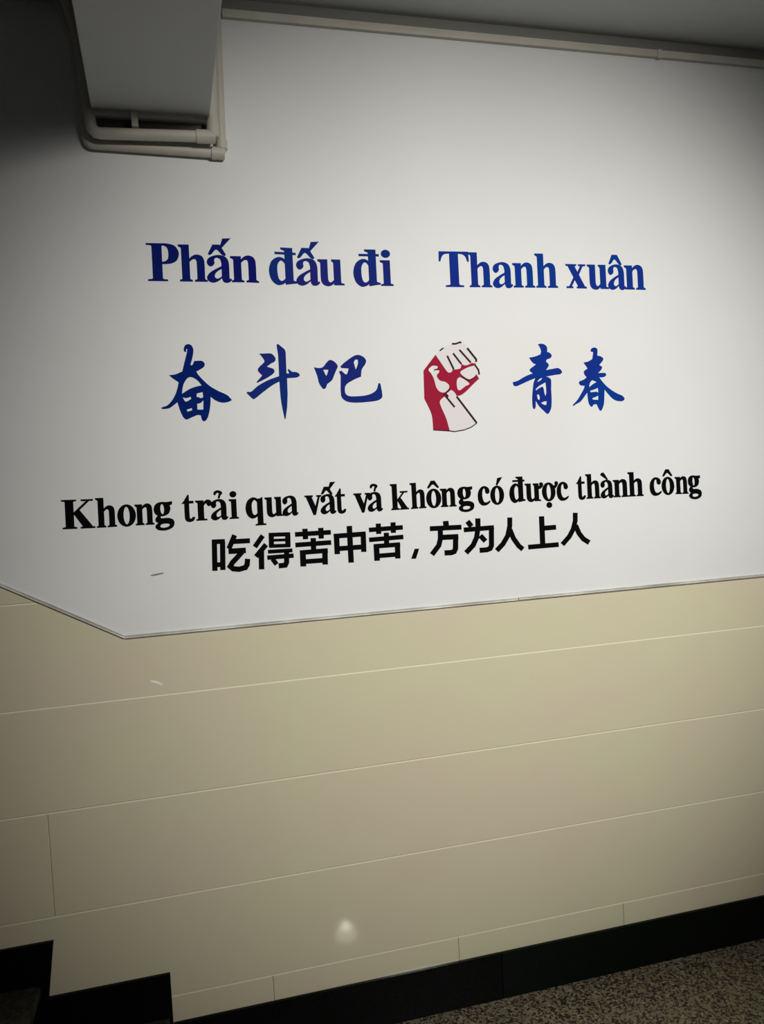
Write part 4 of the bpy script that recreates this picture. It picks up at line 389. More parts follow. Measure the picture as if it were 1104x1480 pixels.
[['11719 16569 -6 69 -19 66 -29 60 -38 51 -47 39 -52 25 -55 9 -56 -6 -52 -23 -45 -37 -38 -49 -28 -59 -18 -65 -5 -69 6 -70 18 -66 29 -60 38 -51 46 -39 52 -25 56 -9 55 7 52 23 47 37 38 49 28 58 17 66','11550 16572 -4 71 -11 65 -16 53 -20 37 -19 17 -15 0 -18 -15 -20 -36 -15 -53 -10 -64 -3 -71 4 -70 10 -65 16 -54 20 -37 19 -16 15 0 19 15 19 36 16 52 10 65'],['11585 16735 22 14 11 7 11 7 12 6 12 6 13 6 14 4 13 4 14 4 1 1 -1 3 -5 14 -5 15 -4 15 -1 14 3 14 4 13 7 11 10 10 12 7 15 3 17 -1 17 -3 17 -6 13 -9 9 -14 5 -15 2 -17 -1 -17 -3 -16 -7 -18 -10 -19 -13 -20 -13 -19 -14 -17 -16 -17 -16 -16 -18 -15 -18 -15 -27 -24'],['11582 16139 -8 38 -23 33 -34 22 -41 9 -40 -7 -34 -21 -23 -32 -8 -37 9 -39 22 -32 35 -23 40 -8 41 6 34 21 22 32']],
[['12184 16412 -29 -16 -14 -9 -15 -8 -14 -7 -14 -6 -16 -6 -16 -5 -15 -5 -14 -1 -13 1 -14 5 -15 8 -14 10 -13 13 -10 16 -10 23 -9 30 -8 33 -6 35 -4 33 0 36 1 39 4 39 5 35 5 29 6 16 8 17 9 14 9 11 8 8 6 2 7 1 8 -1 6 -2 5 -4 3 -6 2 -11 2 -15 1 -16 2 -14 2 -14 1 -15 2 -15 3 -15 7 -14 10 -12 13 -11 14 -8 16 -7 15 -2 16 2 14 6 14 9 12 10 9 12 6 14 3 15 2 15 0 16 -2 15 -5 17 -6 19 -8 18 -10 18 -12 14 -20 15 -23 16 -26 13 -28 11 -26 6 -26 1 -25 -3 -26 -7 -24 -11 -23 -14 -22 -19 -22 -24 -20 -26 -18 -29 -15 -29 -11 -30 -8 -32 -5 -33 -3 -33 -2 -34 1 -35 3 -36 5 -37 8 -35 10 -31 13 -27 16 -25 18 -23 19 -19 21 -15 21 -12 23 -9 24 -4 23 -3 24 1 24 2 25 5 25 7 24 10 22 10 19 13 18 15 16 16 16 16 20 19']],
[['12544 16834 93 189 40 0 1 -145 0 -142 1 -138 1 -120 1 -88 2 -12 3 -12 4 -11 4 -9 4 -5 2 -2 2 0 3 0 4 1 4 2 6 5 8 10 10 11 10 11 12 9 14 3 12 -1 11 -3 9 -3 21 -4 -8 -27 -4 -16 -4 -16 -6 -16 -8 -13 -11 -13 -12 -10 -13 -9 -14 -7 -14 -5 -15 -4 -17 -3 -18 -2 -18 1 -16 3 -16 4 -15 7 -16 9 -14 11 -12 14 -9 17 -7 20 -6 21 -4 22 -2 22 -2 67 -1 85 0 97 0 99'],['12467 16779 327 -6 0 79 -213 2 -57 -6'],['12499 16801 141 238 37 -22 2 -245']],
[['12887 16263 162 -2 -6 826 -162 1'],['12842 16263 253 -2 0 45 -15 5 -7 2 -6 2 -4 2 -3 2 -2 1 -2 3 -3 5 -3 5 -6 11 -152 1 -7 -11 -2 -5 -3 -4 -2 -3 -2 -2 -3 -1 -4 -2 -6 -2 -6 -2 -15 -5'],['13120 16261 254 -3 0 45 -16 5 -7 2 -7 2 -5 2 -3 2 -2 2 -2 3 -2 4 -3 5 -7 11 -147 2 -7 -11 -3 -5 -2 -5 -2 -3 -2 -1 -3 -2 -5 -2 -6 -1 -8 -2 -15 -5'],['13018 16662 -8 66 9 17 7 16 7 15 9 16 10 14 14 13 14 13 16 11 16 9 16 8 15 5 16 3 16 1 16 -1 16 -3 16 -4 17 -6 17 -9 16 -11 13 -14 11 -18 9 -21 8 -23 5 -23 3 -23 3 -68 1 -85 0 -97 0 -99 0 -106 -158 2 0 101 -1 95 0 92 -1 81 -1 61 -2 14 -2 15 -4 14 -4 11 -4 8 -4 4 -5 2 -6 1 -6 1 -6 -1 -8 -3 -10 -5 -11 -6 -11 -8 -9 -8 -8 -9 -8 -10 -7 -12 -8 -12'],['12826 17089 217 -2 1 -124 -161 1 -2 19 0 9 0 7 -1 6 -2 3 -5 6 -8 6 -11 6 -11 7 -17 10']],
[['13377 16693 4 -18 7 -19 9 -17 11 -16 12 -12 13 -7 16 -4 15 1 14 3 13 6 12 9 11 12 10 14 8 14 6 14 2 13 -2 14 -2 12 -2 11 -1 9 1 10 1 11 2 9 3 8 4 6 6 6 8 5 9 5 9 2 7 0 9 -2 12 -6 12 -7 10 -9 9 -10 6 -13 5 -17 3 -18 4 -20 4 -18 0 -72 0 -76 0 -75 1 -66 2 -52 3 -16 5 -17 7 -16 8 -14 9 -11 10 -9 12 -6 12 -4 11 -2 11 -1 12 -1 13 1 13 3 13 3 13 6 12 8 10 10 10 10 9 10 13 14 -17 50 -21 -12 -6 -5 -5 -2 2 0 5 -3 0 2 -2 9 -1 13 -1 13 -1 13 0 59 1 62 0 61 -1 55 -2 47 -3 25 -5 25 -7 25 -8 23 -10 20 -12 17 -13 14 -15 12 -16 11 -16 8 -20 8 -21 6 -23 5 -23 3 -23 0 -25 -2 -27 -6 -26 -6 -26 -9 -22 -8 -16 -8 -16 -9 -16 -11 -14 -13 -12 -13 -9 -16 -8 -17 -5 -18 -3 -18'],['13700 16635 -42 -20 -24 -13 -24 -13 -25 -14 -24 -14 -26 -17 -29 -17 -28 -19 -27 -19 -22 -20 -16 -19 -15 -21 -12 -23 -10 -23 -5 -22 0 -20 5 -20 9 -18 10 -17 13 -14 14 -11 18 -9 18 -7 20 -4 19 -2 20 3 21 5 20 7 21 10 18 11 21 16 21 19 21 21 21 21 24 23 -5 45 -33 -23 -16 -14 -15 -13 -14 -11 -12 -9 -10 -4 -10 -4 -10 -2 -8 0 -6 1 -7 3 -7 6 -7 9 -6 9 -3 10 -1 11 1 13 3 15 4 14 6 13 7 12 10 13 11 12 12 11 12 10 16 12 19 12 20 12 21 12 26 16'],['13608 16867 -227 169 9 18 4 10 5 11 8 11 10 8 15 7 18 8 22 5 23 0 21 -10 27 -31 28 -43 30 -48 31 -51 36 -62']],
[['13906 16252 172 -2 -6 591 -172 2'],['13857 16253 270 -4 0 46 -16 5 -8 2 -6 2 -5 2 -3 2 -2 2 -3 3 -2 4 -3 5 -7 11 -161 2 -7 -11 -3 -5 -3 -4 -2 -3 -2 -2 -3 -2 -5 -2 -6 -1 -7 -2 -16 -5'],['14155 16249 271 -3 0 46 -17 5 -8 2 -7 2 -5 2 -4 2 -2 1 -2 3 -3 5 -3 5 -7 11 -157 2 -7 -11 -2 -5 -3 -5 -2 -2 -2 -2 -4 -2 -5 -2 -7 -2 -8 -1 -16 -5'],['14044 16652 -7 67 9 17 7 16 8 16 10 15 11 14 14 13 16 13 16 11 18 10 17 7 16 5 17 3 17 1 17 -1 17 -3 17 -4 18 -6 18 -9 17 -11 14 -15 12 -18 10 -20 8 -23 6 -24 3 -23 3 -68 1 -86 0 -97 0 -99 0 -106 -167 2 -1 101 0 96 -1 92 -1 81 -2 61 -1 14 -3 15 -4 14 -4 11 -5 8 -4 4 -5 2 -7 2 -7 0 -7 -1 -9 -3 -10 -4 -12 -7 -12 -8 -10 -8 -8 -9 -8 -10 -8 -12 -8 -12'],['13841 16843 231 -2 2 -125 -172 1 -1 20 0 9 0 7 -1 6 -2 3 -6 5 -9 6 -11 7 -13 7 -18 10']],
[['14475 16246 174 -2 -8 831 -174 1'],['14426 16246 273 -3 -1 46 -16 5 -7 2 -6 2 -5 2 -4 2 -2 1 -2 3 -3 5 -3 5 -7 11 -163 2 -7 -11 -3 -5 -2 -4 -3 -3 -2 -2 -3 -2 -5 -2 -6 -2 -7 -1 -16 -5'],['14727 16243 274 -3 0 46 -17 5 -8 2 -7 2 -6 2 -3 1 -2 2 -3 3 -2 4 -3 6 -8 11 -158 1 -7 -11 -3 -5 -2 -4 -3 -3 -2 -2 -3 -1 -6 -2 -7 -2 -7 -2 -17 -4'],['14615 16647 -8 67 9 17 8 15 8 16 10 16 11 14 14 13 16 13 17 11 17 9 17 8 17 5 17 3 17 1 17 -1 17 -3 18 -4 18 -7 18 -8 17 -12 14 -14 12 -18 11 -21 8 -23 6 -23 3 -24 3 -67 1 -87 0 -97 0 -100 1 -106 -170 2 0 102 -1 95 0 93 -1 81 -2 62 -2 14 -3 14 -3 14 -5 12 -5 8 -4 3 -5 3 -7 1 -7 1 -7 -1 -9 -3 -11 -5 -12 -7 -11 -7 -10 -9 -9 -8 -8 -11 -8 -11 -9 -12'],['14407 17077 234 -2 1 -126 -173 1 -2 20 0 9 0 7 -1 6 -2 3 -5 5 -9 6 -12 7 -13 7 -18 10']],
[['15691 16382 -31 -17 -15 -9 -16 -8 -15 -7 -15 -6 -17 -6 -17 -6 -16 -4 -15 -2 -14 1 -15 5 -16 8 -15 10 -14 13 -11 15 -11 24 -10 30 -8 33 -7 35 -4 33 -1 36 2 40 3 39 6 36 5 29 6 17 8 16 10 15 10 11 9 8 6 3 8 1 8 -1 7 -3 4 -3 4 -7 2 -11 2 -14 2 -16 2 -15 2 -14 1 -15 2 -15 3 -15 8 -14 11 -13 14 -10 15 -9 17 -6 16 -3 17 3 15 6 14 9 13 11 10 12 6 13 4 16 2 16 -1 16 -2 15 -5 17 -6 19 -9 18 -11 18 -13 14 -21 16 -26 15 -27 14 -30 10 -28 6 -27 0 -28 -3 -27 -7 -26 -12 -24 -15 -24 -19 -23 -24 -21 -28 -20 -29 -15 -30 -11 -30 -9 -32 -5 -34 -4 -34 -1 -33 1 -36 4 -37 5 -36 9 -35 10 -32 15 -27 17 -25 19 -22 21 -19 22 -16 23 -11 25 -8 25 -5 25 -1 25 0 26 3 27 5 26 7 26 10 23 11 21 12 18 15 17 17 17 16 22 20']],
[['16199 16525 -7 70 -19 67 -29 61 -40 51 -47 40 -54 25 -56 10 -57 -8 -52 -24 -47 -39 -38 -50 -28 -60 -17 -66 -5 -70 7 -70 19 -67 29 -60 40 -50 47 -39 53 -24 57 -9 56 7 53 23 47 37 38 50 28 59 17 66','16026 16529 -4 71 -11 66 -17 54 -20 37 -19 16 -15 1 -18 -16 -19 -37 -16 -53 -9 -65 -3 -72 5 -71 11 -66 17 -53 20 -37 19 -16 14 0 19 15 19 36 15 53 10 66'],['15742 16885 128 221 128 -2 144 -224 -17 -10 -7 -5 -9 -7 -13 -4 -15 3 -27 22 -30 32 -33 33 -31 25 -24 9 -23 -8 -29 -24 -29 -33 -27 -31 -24 -22 -16 -3 -13 5 -9 7 -8 6']],
[['16285 16228 157 -4 -8 597 -157 3'],['16241 16229 245 -6 -1 46 -14 6 -7 2 -5 2 -5 1 -2 2 -2 2 -2 3 -2 4 -3 6 -7 11 -147 4 -7 -12 -2 -5 -3 -4 -2 -3 -1 -2 -3 -1 -4 -2 -5 -2 -6 -1 -15 -5'],['16507 16223 246 -6 -1 46 -15 5 -7 2 -6 2 -5 2 -3 2 -2 2 -2 3 -2 4 -3 5 -6 12 -144 3 -6 -11 -3 -5 -2 -5 -2 -2 -1 -2 -3 -2 -5 -1 -6 -2 -7 -2 -16 -4'],['16408 16630 -9 67 8 17 7 16 7 16 8 15 10 14 13 14 14 12 15 11 15 10 15 7 15 5 16 3 16 1 15 -1 16 -3 15 -5 17 -6 16 -9 15 -12 13 -15 11 -18 9 -21 7 -23 5 -24 3 -23 3 -68 2 -87 0 -98 1 -100 1 -107 -154 3 -1 103 -1 96 -1 93 -1 82 -2 62 -1 14 -3 15 -3 14 -4 12 -5 8 -3 3 -4 3 -5 1 -6 1 -5 -1 -8 -3 -9 -4 -10 -7 -10 -8 -9 -8 -8 -8 -7 -11 -7 -11 -7 -12'],['16224 16825 210 -4 2 -127 -157 3 -1 20 0 9 -1 7 0 6 -2 4 -5 5 -8 6 -10 7 -12 7 -16 11']],
[['16741 16644 1 25 4 27 7 27 9 24 11 22 14 18 17 15 18 12 20 9 19 9 20 6 21 4 21 2 21 0 21 0 21 -2 21 -4 20 -4 18 -4 19 -2 26 0 30 1 32 2 33 2 47 3 -3 -99 -63 -19 3 -7 5 -19 6 -18 4 -20 1 -20 -2 -24 -5 -25 -7 -26 -8 -25 -11 -21 -12 -18 -14 -15 -16 -13 -17 -11 -18 -10 -20 -7 -22 -6 -23 -4 -24 -3 -23 0 -22 2 -24 4 -23 6 -22 8 -20 9 -19 10 -18 12 -17 14 -15 16 -13 18 -11 21 -8 23 -6 25 -3 25','16922 16640 0 22 1 22 2 22 4 20 4 16 5 11 6 10 7 9 6 5 2 1 1 -1 7 -5 9 -10 7 -11 6 -11 6 -17 5 -19 4 -22 4 -23 1 -22 1 -23 -2 -25 -2 -24 -3 -22 -5 -18 -4 -11 -7 -10 -7 -9 -6 -5 -1 0 -2 0 -7 6 -9 9 -7 11 -6 11 -5 18 -6 22 -4 25 -3 25'],['16867 16502 81 -40 -10 -20 -5 -10 -4 -9 -3 -8 -1 -7 2 -8 3 -9 4 -8 5 -5 4 -2 20 -2 32 0 38 0 38 0 34 -5 29 -7 30 -10 28 -12 26 -14 21 -16 15 -17 11 -19 8 -21 5 -22 2 -22 -1 -23 -4 -25 -7 -26 -11 -24 -14 -21 -18 -18 -23 -15 -24 -13 -25 -10 -24 -9 -23 -7 -24 -5 -25 -3 -24 -1 -25 0 -29 3 -33 5 -33 7 -31 8 -28 11 -20 12 -19 16 -17 18 -14 19 -10 18 -3 17 1 17 5 17 6 15 9 14 12 13 17 11 15 9 9 6 1 2 -1 2 -9 8 -16 9 -17 12 -13 14 -7 17 -5 17 -2 18 1 18 4 18 11 21 15 23 18 23 18 23','16909 16159 3 9 7 9 8 9 10 8 9 5 17 4 21 3 25 1 24 0 21 -1 19 -2 19 -5 18 -5 16 -6 9 -6 4 -4 2 -7 1 -9 0 -8 -3 -7 -5 -8 -8 -8 -10 -8 -11 -7 -11 -5 -16 -4 -21 -4 -22 -4 -21 -1 -19 0 -15 1 -17 3 -15 5 -14 5 -9 6 -6 6 -5 8 -4 10 -2 9']],
],
'chi_de_ku':[
[['552 15630 379 -12 3 141 -379 11'],['552 15717 -38 -876 152 -10 38 878'],['788 15700 -42 -852 153 -10 42 853'],['594 14940 240 -1 -2 142 -240 0'],['1161 15888 -191 -393 134 -68 191 393'],['1190 15591 476 -8 1 148 -476 7'],['1019 15302 511 -6 0 163 -510 6'],['1414 15446 -170 -171 -183 -175 -117 -172 141 -145 218 -37 228 47 84 125 28 187 -153 27 -23 -152 -30 -45 -140 -29 -140 23 -13 15 35 52 173 165 171 172']],
[['1997 15829 -254 -325 115 -93 255 326'],['2083 15560 -319 -342 111 -106 319 342'],['1906 15343 -26 -568 162 -10 26 568'],['2232 15731 645 -24 4 123 -645 23'],['2233 15822 -13 -403 152 -7 14 403'],['2726 15788 -13 -399 159 -8 13 400'],['2234 15582 634 -24 2 86 -634 23'],['2228 15397 635 -25 3 112 -635 24'],['2183 15228 736 -13 1 118 -737 11'],['2153 15042 796 3 -3 133 -796 -4'],['2666 15261 -19 -315 -16 -29 -156 -5 7 -154 243 7 74 135 20 349'],['2246 15023 121 -177 112 78 -121 177']],
[['3027 15676 1104 -7 -1 145 -1104 6'],['3256 15903 3 -321 161 -1 -3 322'],['3744 15899 -2 -329 162 -3 3 329'],['3020 15355 1105 0 -3 146 -1104 -2'],['3494 15605 -8 -381 162 -7 8 382'],['3145 15113 862 2 -3 146 -862 -4'],['3143 15222 -8 -461 178 -7 8 462'],['3830 15210 -15 -442 169 -9 14 442'],['3220 14830 704 -6 -2 146 -704 5']],
[['4212 15536 1015 5 -4 153 -1014 -7'],['4214 15629 -5 -574 170 -5 5 575'],['5059 15640 -10 -576 167 -7 10 577'],['4299 15145 849 -3 -3 153 -848 1'],['4632 15898 -4 -1137 172 -4 3 1139']],
[['5334 15659 1095 8 -3 144 -1095 -10'],['5559 15911 -1 -324 163 -3 1 324'],['6035 15919 -4 -330 165 -5 4 331'],['5323 15350 1108 15 -5 144 -1108 -16'],['5802 15611 -9 -368 164 -7 9 368'],['5456 15138 858 -2 -3 143 -857 1'],['5451 15237 1 -483 180 -4 -1 484'],['6137 15231 -11 -455 171 -8 11 456'],['5530 14830 711 1 -4 144 -711 -2']],
[['6778 15035 148 -6 -121 -308 -159 6']],
[['7765 15805 177 5 -2 40 -177 -6'],['7759 15833 10 -194 189 5 -11 195'],['7314 15558 1061 -21 0 158 -1061 19'],['7575 15631 -11 -311 -57 -194 -232 -263 130 -107 256 290 72 245 12 332'],['7670 15248 583 -13 0 169 -583 12'],['8078 15383 -28 -412 -25 -49 -42 -12 -221 5 -1 -168 252 -7 139 42 74 141 29 446']],
[['8514 15745 132 -178 141 92 -131 178'],['8859 15865 -10 -298 -60 -290 -121 -224 -241 -213 120 -121 263 232 145 268 68 326 10 312'],['8451 15444 1038 9 -5 154 -1038 -10'],['9310 15587 -25 -608 -27 -52 -62 -19 -243 -1 5 -165 272 0 155 50 74 141 27 644'],['8937 15251 172 -194 129 100 -172 194']],
[['9967 15825 -14 -272 -81 -289 -169 -241 -217 -192 119 -118 232 204 195 278 92 330 15 289'],['9958 15400 111 -303 185 -275 151 -133 117 116 -135 118 -161 240 -106 286']],
[['11084 15789 -4 -962 189 -7 3 964'],['11244 15307 443 5 -7 163 -444 -6'],['10656 14726 1099 6 -8 158 -1098 -8']],
[['12316 15832 -12 -260 -82 -254 -145 -222 -255 -239 125 -112 269 251 167 255 93 291 14 279'],['12311 15384 114 -282 168 -223 227 -150 104 132 -201 133 -137 181 -106 262']],
],
'fendou_ba':[
[['110 21303 -5 11 -3 15 -2 17 0 17 2 17 4 19 6 21 9 21 9 20 12 16 15 13 17 10 18 7 19 5 19 1 19 -1 20 -5 20 -7 19 -11 15 -13 14 -19 11 -23 10 -26 7 -27 4 -26 2 -26 -2 -26 -4 -26 -5 -27 -5 -26 -8 -33 -9 -36 -10 -37 -10 -35 -10 -33 -9 -26 -9 -27 -10 -26 -9 -26 -10 -26 26 -26 10 7 9 6 10 7 9 7 7 9 9 15 8 19 9 20 8 20 8 20 45 1 46 3 45 1 41 0 34 -4 20 -7 18 -12 17 -15 13 -16 9 -17 5 -18 1 -20 -3 -22 -6 -20 -9 -18 -15 -17 -19 -16 -22 -15 -23 -14 -23 -14 -24 -14 -26 -13 -28 -14 -27 -13 -28 -13 10 -20 8 -19 9 -20 10 -19 11 -17 24 -31 28 -36 33 -38 33 -38 33 -36 31 -33 31 -33 32 -32 34 -30 35 -29 41 -31 45 -31 47 -30 48 -29 48 -28 51 -26 55 -25 54 -25 50 -25 44 -27 30 -26 28 -30 25 -32 24 -32 26 -32 -24 -11 -25 -13 -24 -12 -25 -11 -26 -7 -32 -6 -34 -5 -37 -3 -37 0 -35 3 -35 7 -35 11 -34 13 -34 16 -32 17 -31 20 -29 22 -28 24 -29 25 -28 23 -3 -40 -3 -41 -3 -40 -3 -41 -5 -40 -6 -43 -7 -45 -9 -45 -9 -44 -10 -42 -12 -42 -12 -43 -14 -41 -14 -39 -15 -32 -13 -22 -16 -22 -17 -20 -18 -16 -17 -10 -16 -3 -16 2 -17 7 -14 10 -10 13 -10 21 -7 28 -6 32 -5 32 -7 31 -17 4 -17 4 -17 5 -17 2 -17 -1 -30 -8 -35 -13 -37 -15 -38 -15 -35 -14 -32 -14 -33 -15 -32 -15 -30 -10 -27 -3 -22 7 -21 13 -18 18 -16 21 -14 21 -16 31 -15 36 -15 40 -14 41 -13 40 -13 45 -12 48 -11 50 -12 50 -11 49 -22 -17 -22 -17 -22 -17 -23 -17 -22 -16 -25 -18 -25 -19 -26 -19 -28 -16 -28 -11 -38 -9 -43 -6 -43 -3 -39 0 -28 1 -9 5 -8 9 -5 11 -1 11 5 8 19 9 30 8 35 8 35 11 31 14 30 22 31 25 30 29 28 31 27 31 26 36 26 38 24 41 22 40 20 38 15 34 14 35 12 35 12 35 11 34 9 33 9 32 8 33 7 32 9 33 -32 23 -32 23 -31 22 -30 23 -27 21 -22 18 -21 19 -20 20 -21 19 -20 19 35 4 35 3 35 4 35 5 35 7 39 13 41 16 42 18 42 19 42 18 11 39 11 40 11 40 11 38 11 38 10 35 11 35 11 34 11 35 10 35 11 36 12 37 12 36 10 34 9 31 4 21 4 22 3 22 3 22 3 22 -8 -4 -8 -3 -8 -4 -7 -4 -4 -7 -2 -11 1 -16 1 -16 1 -13 -3 -9 -8 -4 -12 0 -13 2 -11 6','-30 20077 5 35 5 34 5 34 5 34 8 33 8 31 10 32 10 30 13 30 15 29 19 31 22 32 24 31 25 26 25 19 24 11 26 6 27 1 27 -2 25 -7 28 -13 30 -18 30 -22 29 -24 27 -24 23 -26 21 -28 20 -29 19 -29 20 -29 -32 -5 -31 -5 -31 -4 -32 -6 -31 -7 -37 -11 -39 -11 -41 -14 -40 -15 -39 -17 -43 -23 -44 -26 -45 -28 -45 -28','-19 19974 22 -6 21 -6 22 -7 22 -4 22 -1 23 3 24 6 24 8 25 9 24 8 15 -60 -34 -18 -35 -22 -34 -21 -32 -13 -28 -3 -21 13 -17 24 -14 30 -14 32','73 19611 148 44 14 -60 -137 -42','387 20074 174 39 6 -154 -14 -5 -14 -5 -14 -6 -14 -3 -15 -1 -16 4 -19 8 -18 9 -17 9 -13 5 -7 1 -6 0 -7 -2 -6 -1 -7 -1','383 19773 21 5 22 4 22 5 21 6 19 8 17 11 16 14 15 15 14 16 16 14 -17 -270 -170 5']],
[['2804 21472 47 26 38 -36 33 -28 34 -29 34 -28 29 -28 23 -25 9 -17 5 -20 3 -21 3 -21 3 -21 -7 -309 -3 -300 82 -7 -42 125 31 8 97 -83 26 -2 27 -1 27 -2 25 -2 23 -5 18 -6 18 -9 18 -10 14 -11 12 -11 8 -11 7 -13 4 -14 0 -14 -4 -12 -11 -11 -16 -12 -19 -10 -20 -9 -20 -6 -26 -4 -29 -3 -31 -2 -32 -1 -30 -2 -151 -6 -9 -464 -38 -401 -66 -345 -29 -13 -8 50 -8 51 -9 50 -7 51 -8 51 -9 66 -9 72 -10 75 -8 77 -6 75 -4 93 -3 101 -2 105 -1 107 -2 104 -42 -20 -43 -20 -42 -20 -42 -22 -41 -23 -53 -33 -57 -38 -59 -40 -58 -42 -56 -40 -55 -39 -57 -44 -55 -42 -49 -37 -39 -26 -12 -8 -13 -6 -13 -4 -13 -2 -13 3 -16 10 -17 15 -17 18 -18 19 -17 18 -19 20 -20 22 -20 23 -21 23 -20 22 28 27 24 -1 24 -1 24 -2 23 2 22 8 35 24 40 33 42 39 45 38 45 33 54 32 58 33 61 33 63 30 63 28 66 27 69 24 71 23 72 23 70 23 6 345 -1 290'],['2277 21215 86 -1 53 1 56 3 55 1 49 0 40 -4 21 -8 19 -12 18 -16 15 -16 14 -16 13 -15 11 -16 11 -17 7 -17 4 -17 0 -18 -3 -20 -5 -19 -9 -18 -12 -15 -16 -13 -20 -11 -23 -9 -23 -9 -21 -11 -26 -17 -28 -19 -29 -21 -30 -20 -28 -21 15 -5 16 -6 16 -6 16 -5 16 -6 21 -6 23 -6 24 -7 22 -8 17 -11 13 -13 10 -16 8 -18 4 -18 0 -17 -6 -17 -10 -17 -14 -17 -16 -16 -17 -14 -29 -21 -37 -23 -40 -24 -42 -24 -40 -22 -50 -25 -55 -27 -58 -27 -58 -27 -57 -27 -26 22 183 195 -22 22 -23 23 -22 23 -20 22 -15 20 -8 15 -6 16 -4 17 -1 17 2 16 7 17 12 16 14 17 15 15 15 16 26 23 33 28 35 28 30 28 19 26 4 20 -3 20 -9 21 -11 20 -11 19 -16 26 -21 28 -23 31 -23 30']],
[['3898 20783 33 -6 33 -7 34 -7 31 -4 30 -2 24 2 25 3 24 7 23 9 21 12 23 19 23 25 22 28 22 28 22 23 20 21 21 21 22 20 23 16 24 7 26 0 29 -8 29 -13 28 -15 25 -18 24 -21 24 -25 22 -28 18 -28 10 -25 0 -23 -6 -23 -12 -23 -12 -23 -12 -22 -13 -29 -16 -31 -17 -33 -17 -33 -16 -33 -15 -32 -13 -34 -14 -32 -17 -32 -20 -29 -27 -26 -31 -25 -34 -24 -34 -23 -33 -24 -46 -113 -16 -8 -17 -11 -16 -9 -15 -4 -14 4 -23 20 -25 31 -27 38 -24 40 -19 40 -14 40 -8 44 -7 44 -7 45 -10 44 -14 51 -18 55 -18 56 -19 57','4176 20705 163 -2 -6 -18 -5 -17 -5 -18 -6 -17 -6 -17 -9 -22 -9 -27 -10 -24 -11 -16 -13 -1 -15 19 -16 33 -17 43 -18 44'],['4713 20793 25 22 24 24 24 23 25 22 26 21 46 34 56 39 60 41 58 37 50 29 32 17 33 15 35 13 34 8 35 3 36 -4 38 -9 37 -14 35 -16 29 -17 23 -19 20 -23 18 -25 13 -25 7 -25 2 -23 -5 -23 -9 -24 -11 -23 -12 -22 -19 -28 -25 -30 -28 -32 -25 -34 -19 -35 -12 -40 -8 -43 -5 -46 -5 -45 -6 -45 -41 -15 -42 -14 -42 -15 -41 -15 -40 -18 -49 -23 -54 -27 -54 -28 -49 -29 -38 -26 -20 -18 -18 -21 -15 -24 -12 -24 -7 -26 -6 -34 -3 -40 0 -40 6 -39 11 -31 18 -25 25 -22 29 -17 32 -13 33 -7 62 -6 78 -2 84 1 83 4 73 5 54 5 56 8 54 10 53 12 48 16 45 18 44 21 41 25 38 28 31 31 24 36 16 41 13 43 12 45 14 42 57 -12 41 -269 0 -34 2 -34 2 -35 -3 -32 -10 -28 -19 -24 -25 -21 -30 -18 -32 -15 -32 -11 -51 -12 -62 -9 -67 -7 -68 -5 -66 -5 -74 -5 -79 -5 -80 -3 -78 -1 -71 1 -59 3 -60 5 -59 8 -55 11 -49 15 -38 18 -36 23 -33 27 -28 30 -22 33 -13 36 -6 41 -2 44 0 43 -3 43 26 459 -46 126 78 22 28 -27 30 -29 28 -28 27 -22 22 -11 18 3 14 13 12 21 10 22 9 20 8 19 7 21 5 21 4 21 6 21 -223 15','5140 20919 52 78 80 -1 1 -24 2 -24 2 -24 -1 -24 -3 -24 -10 -30 -13 -33 -15 -34 -16 -34 -15 -34 -4 0 -5 -1 -4 -1 -4 0 -2 2 -7 29 -9 40 -10 46 -9 48']],
],
'qingchun':[
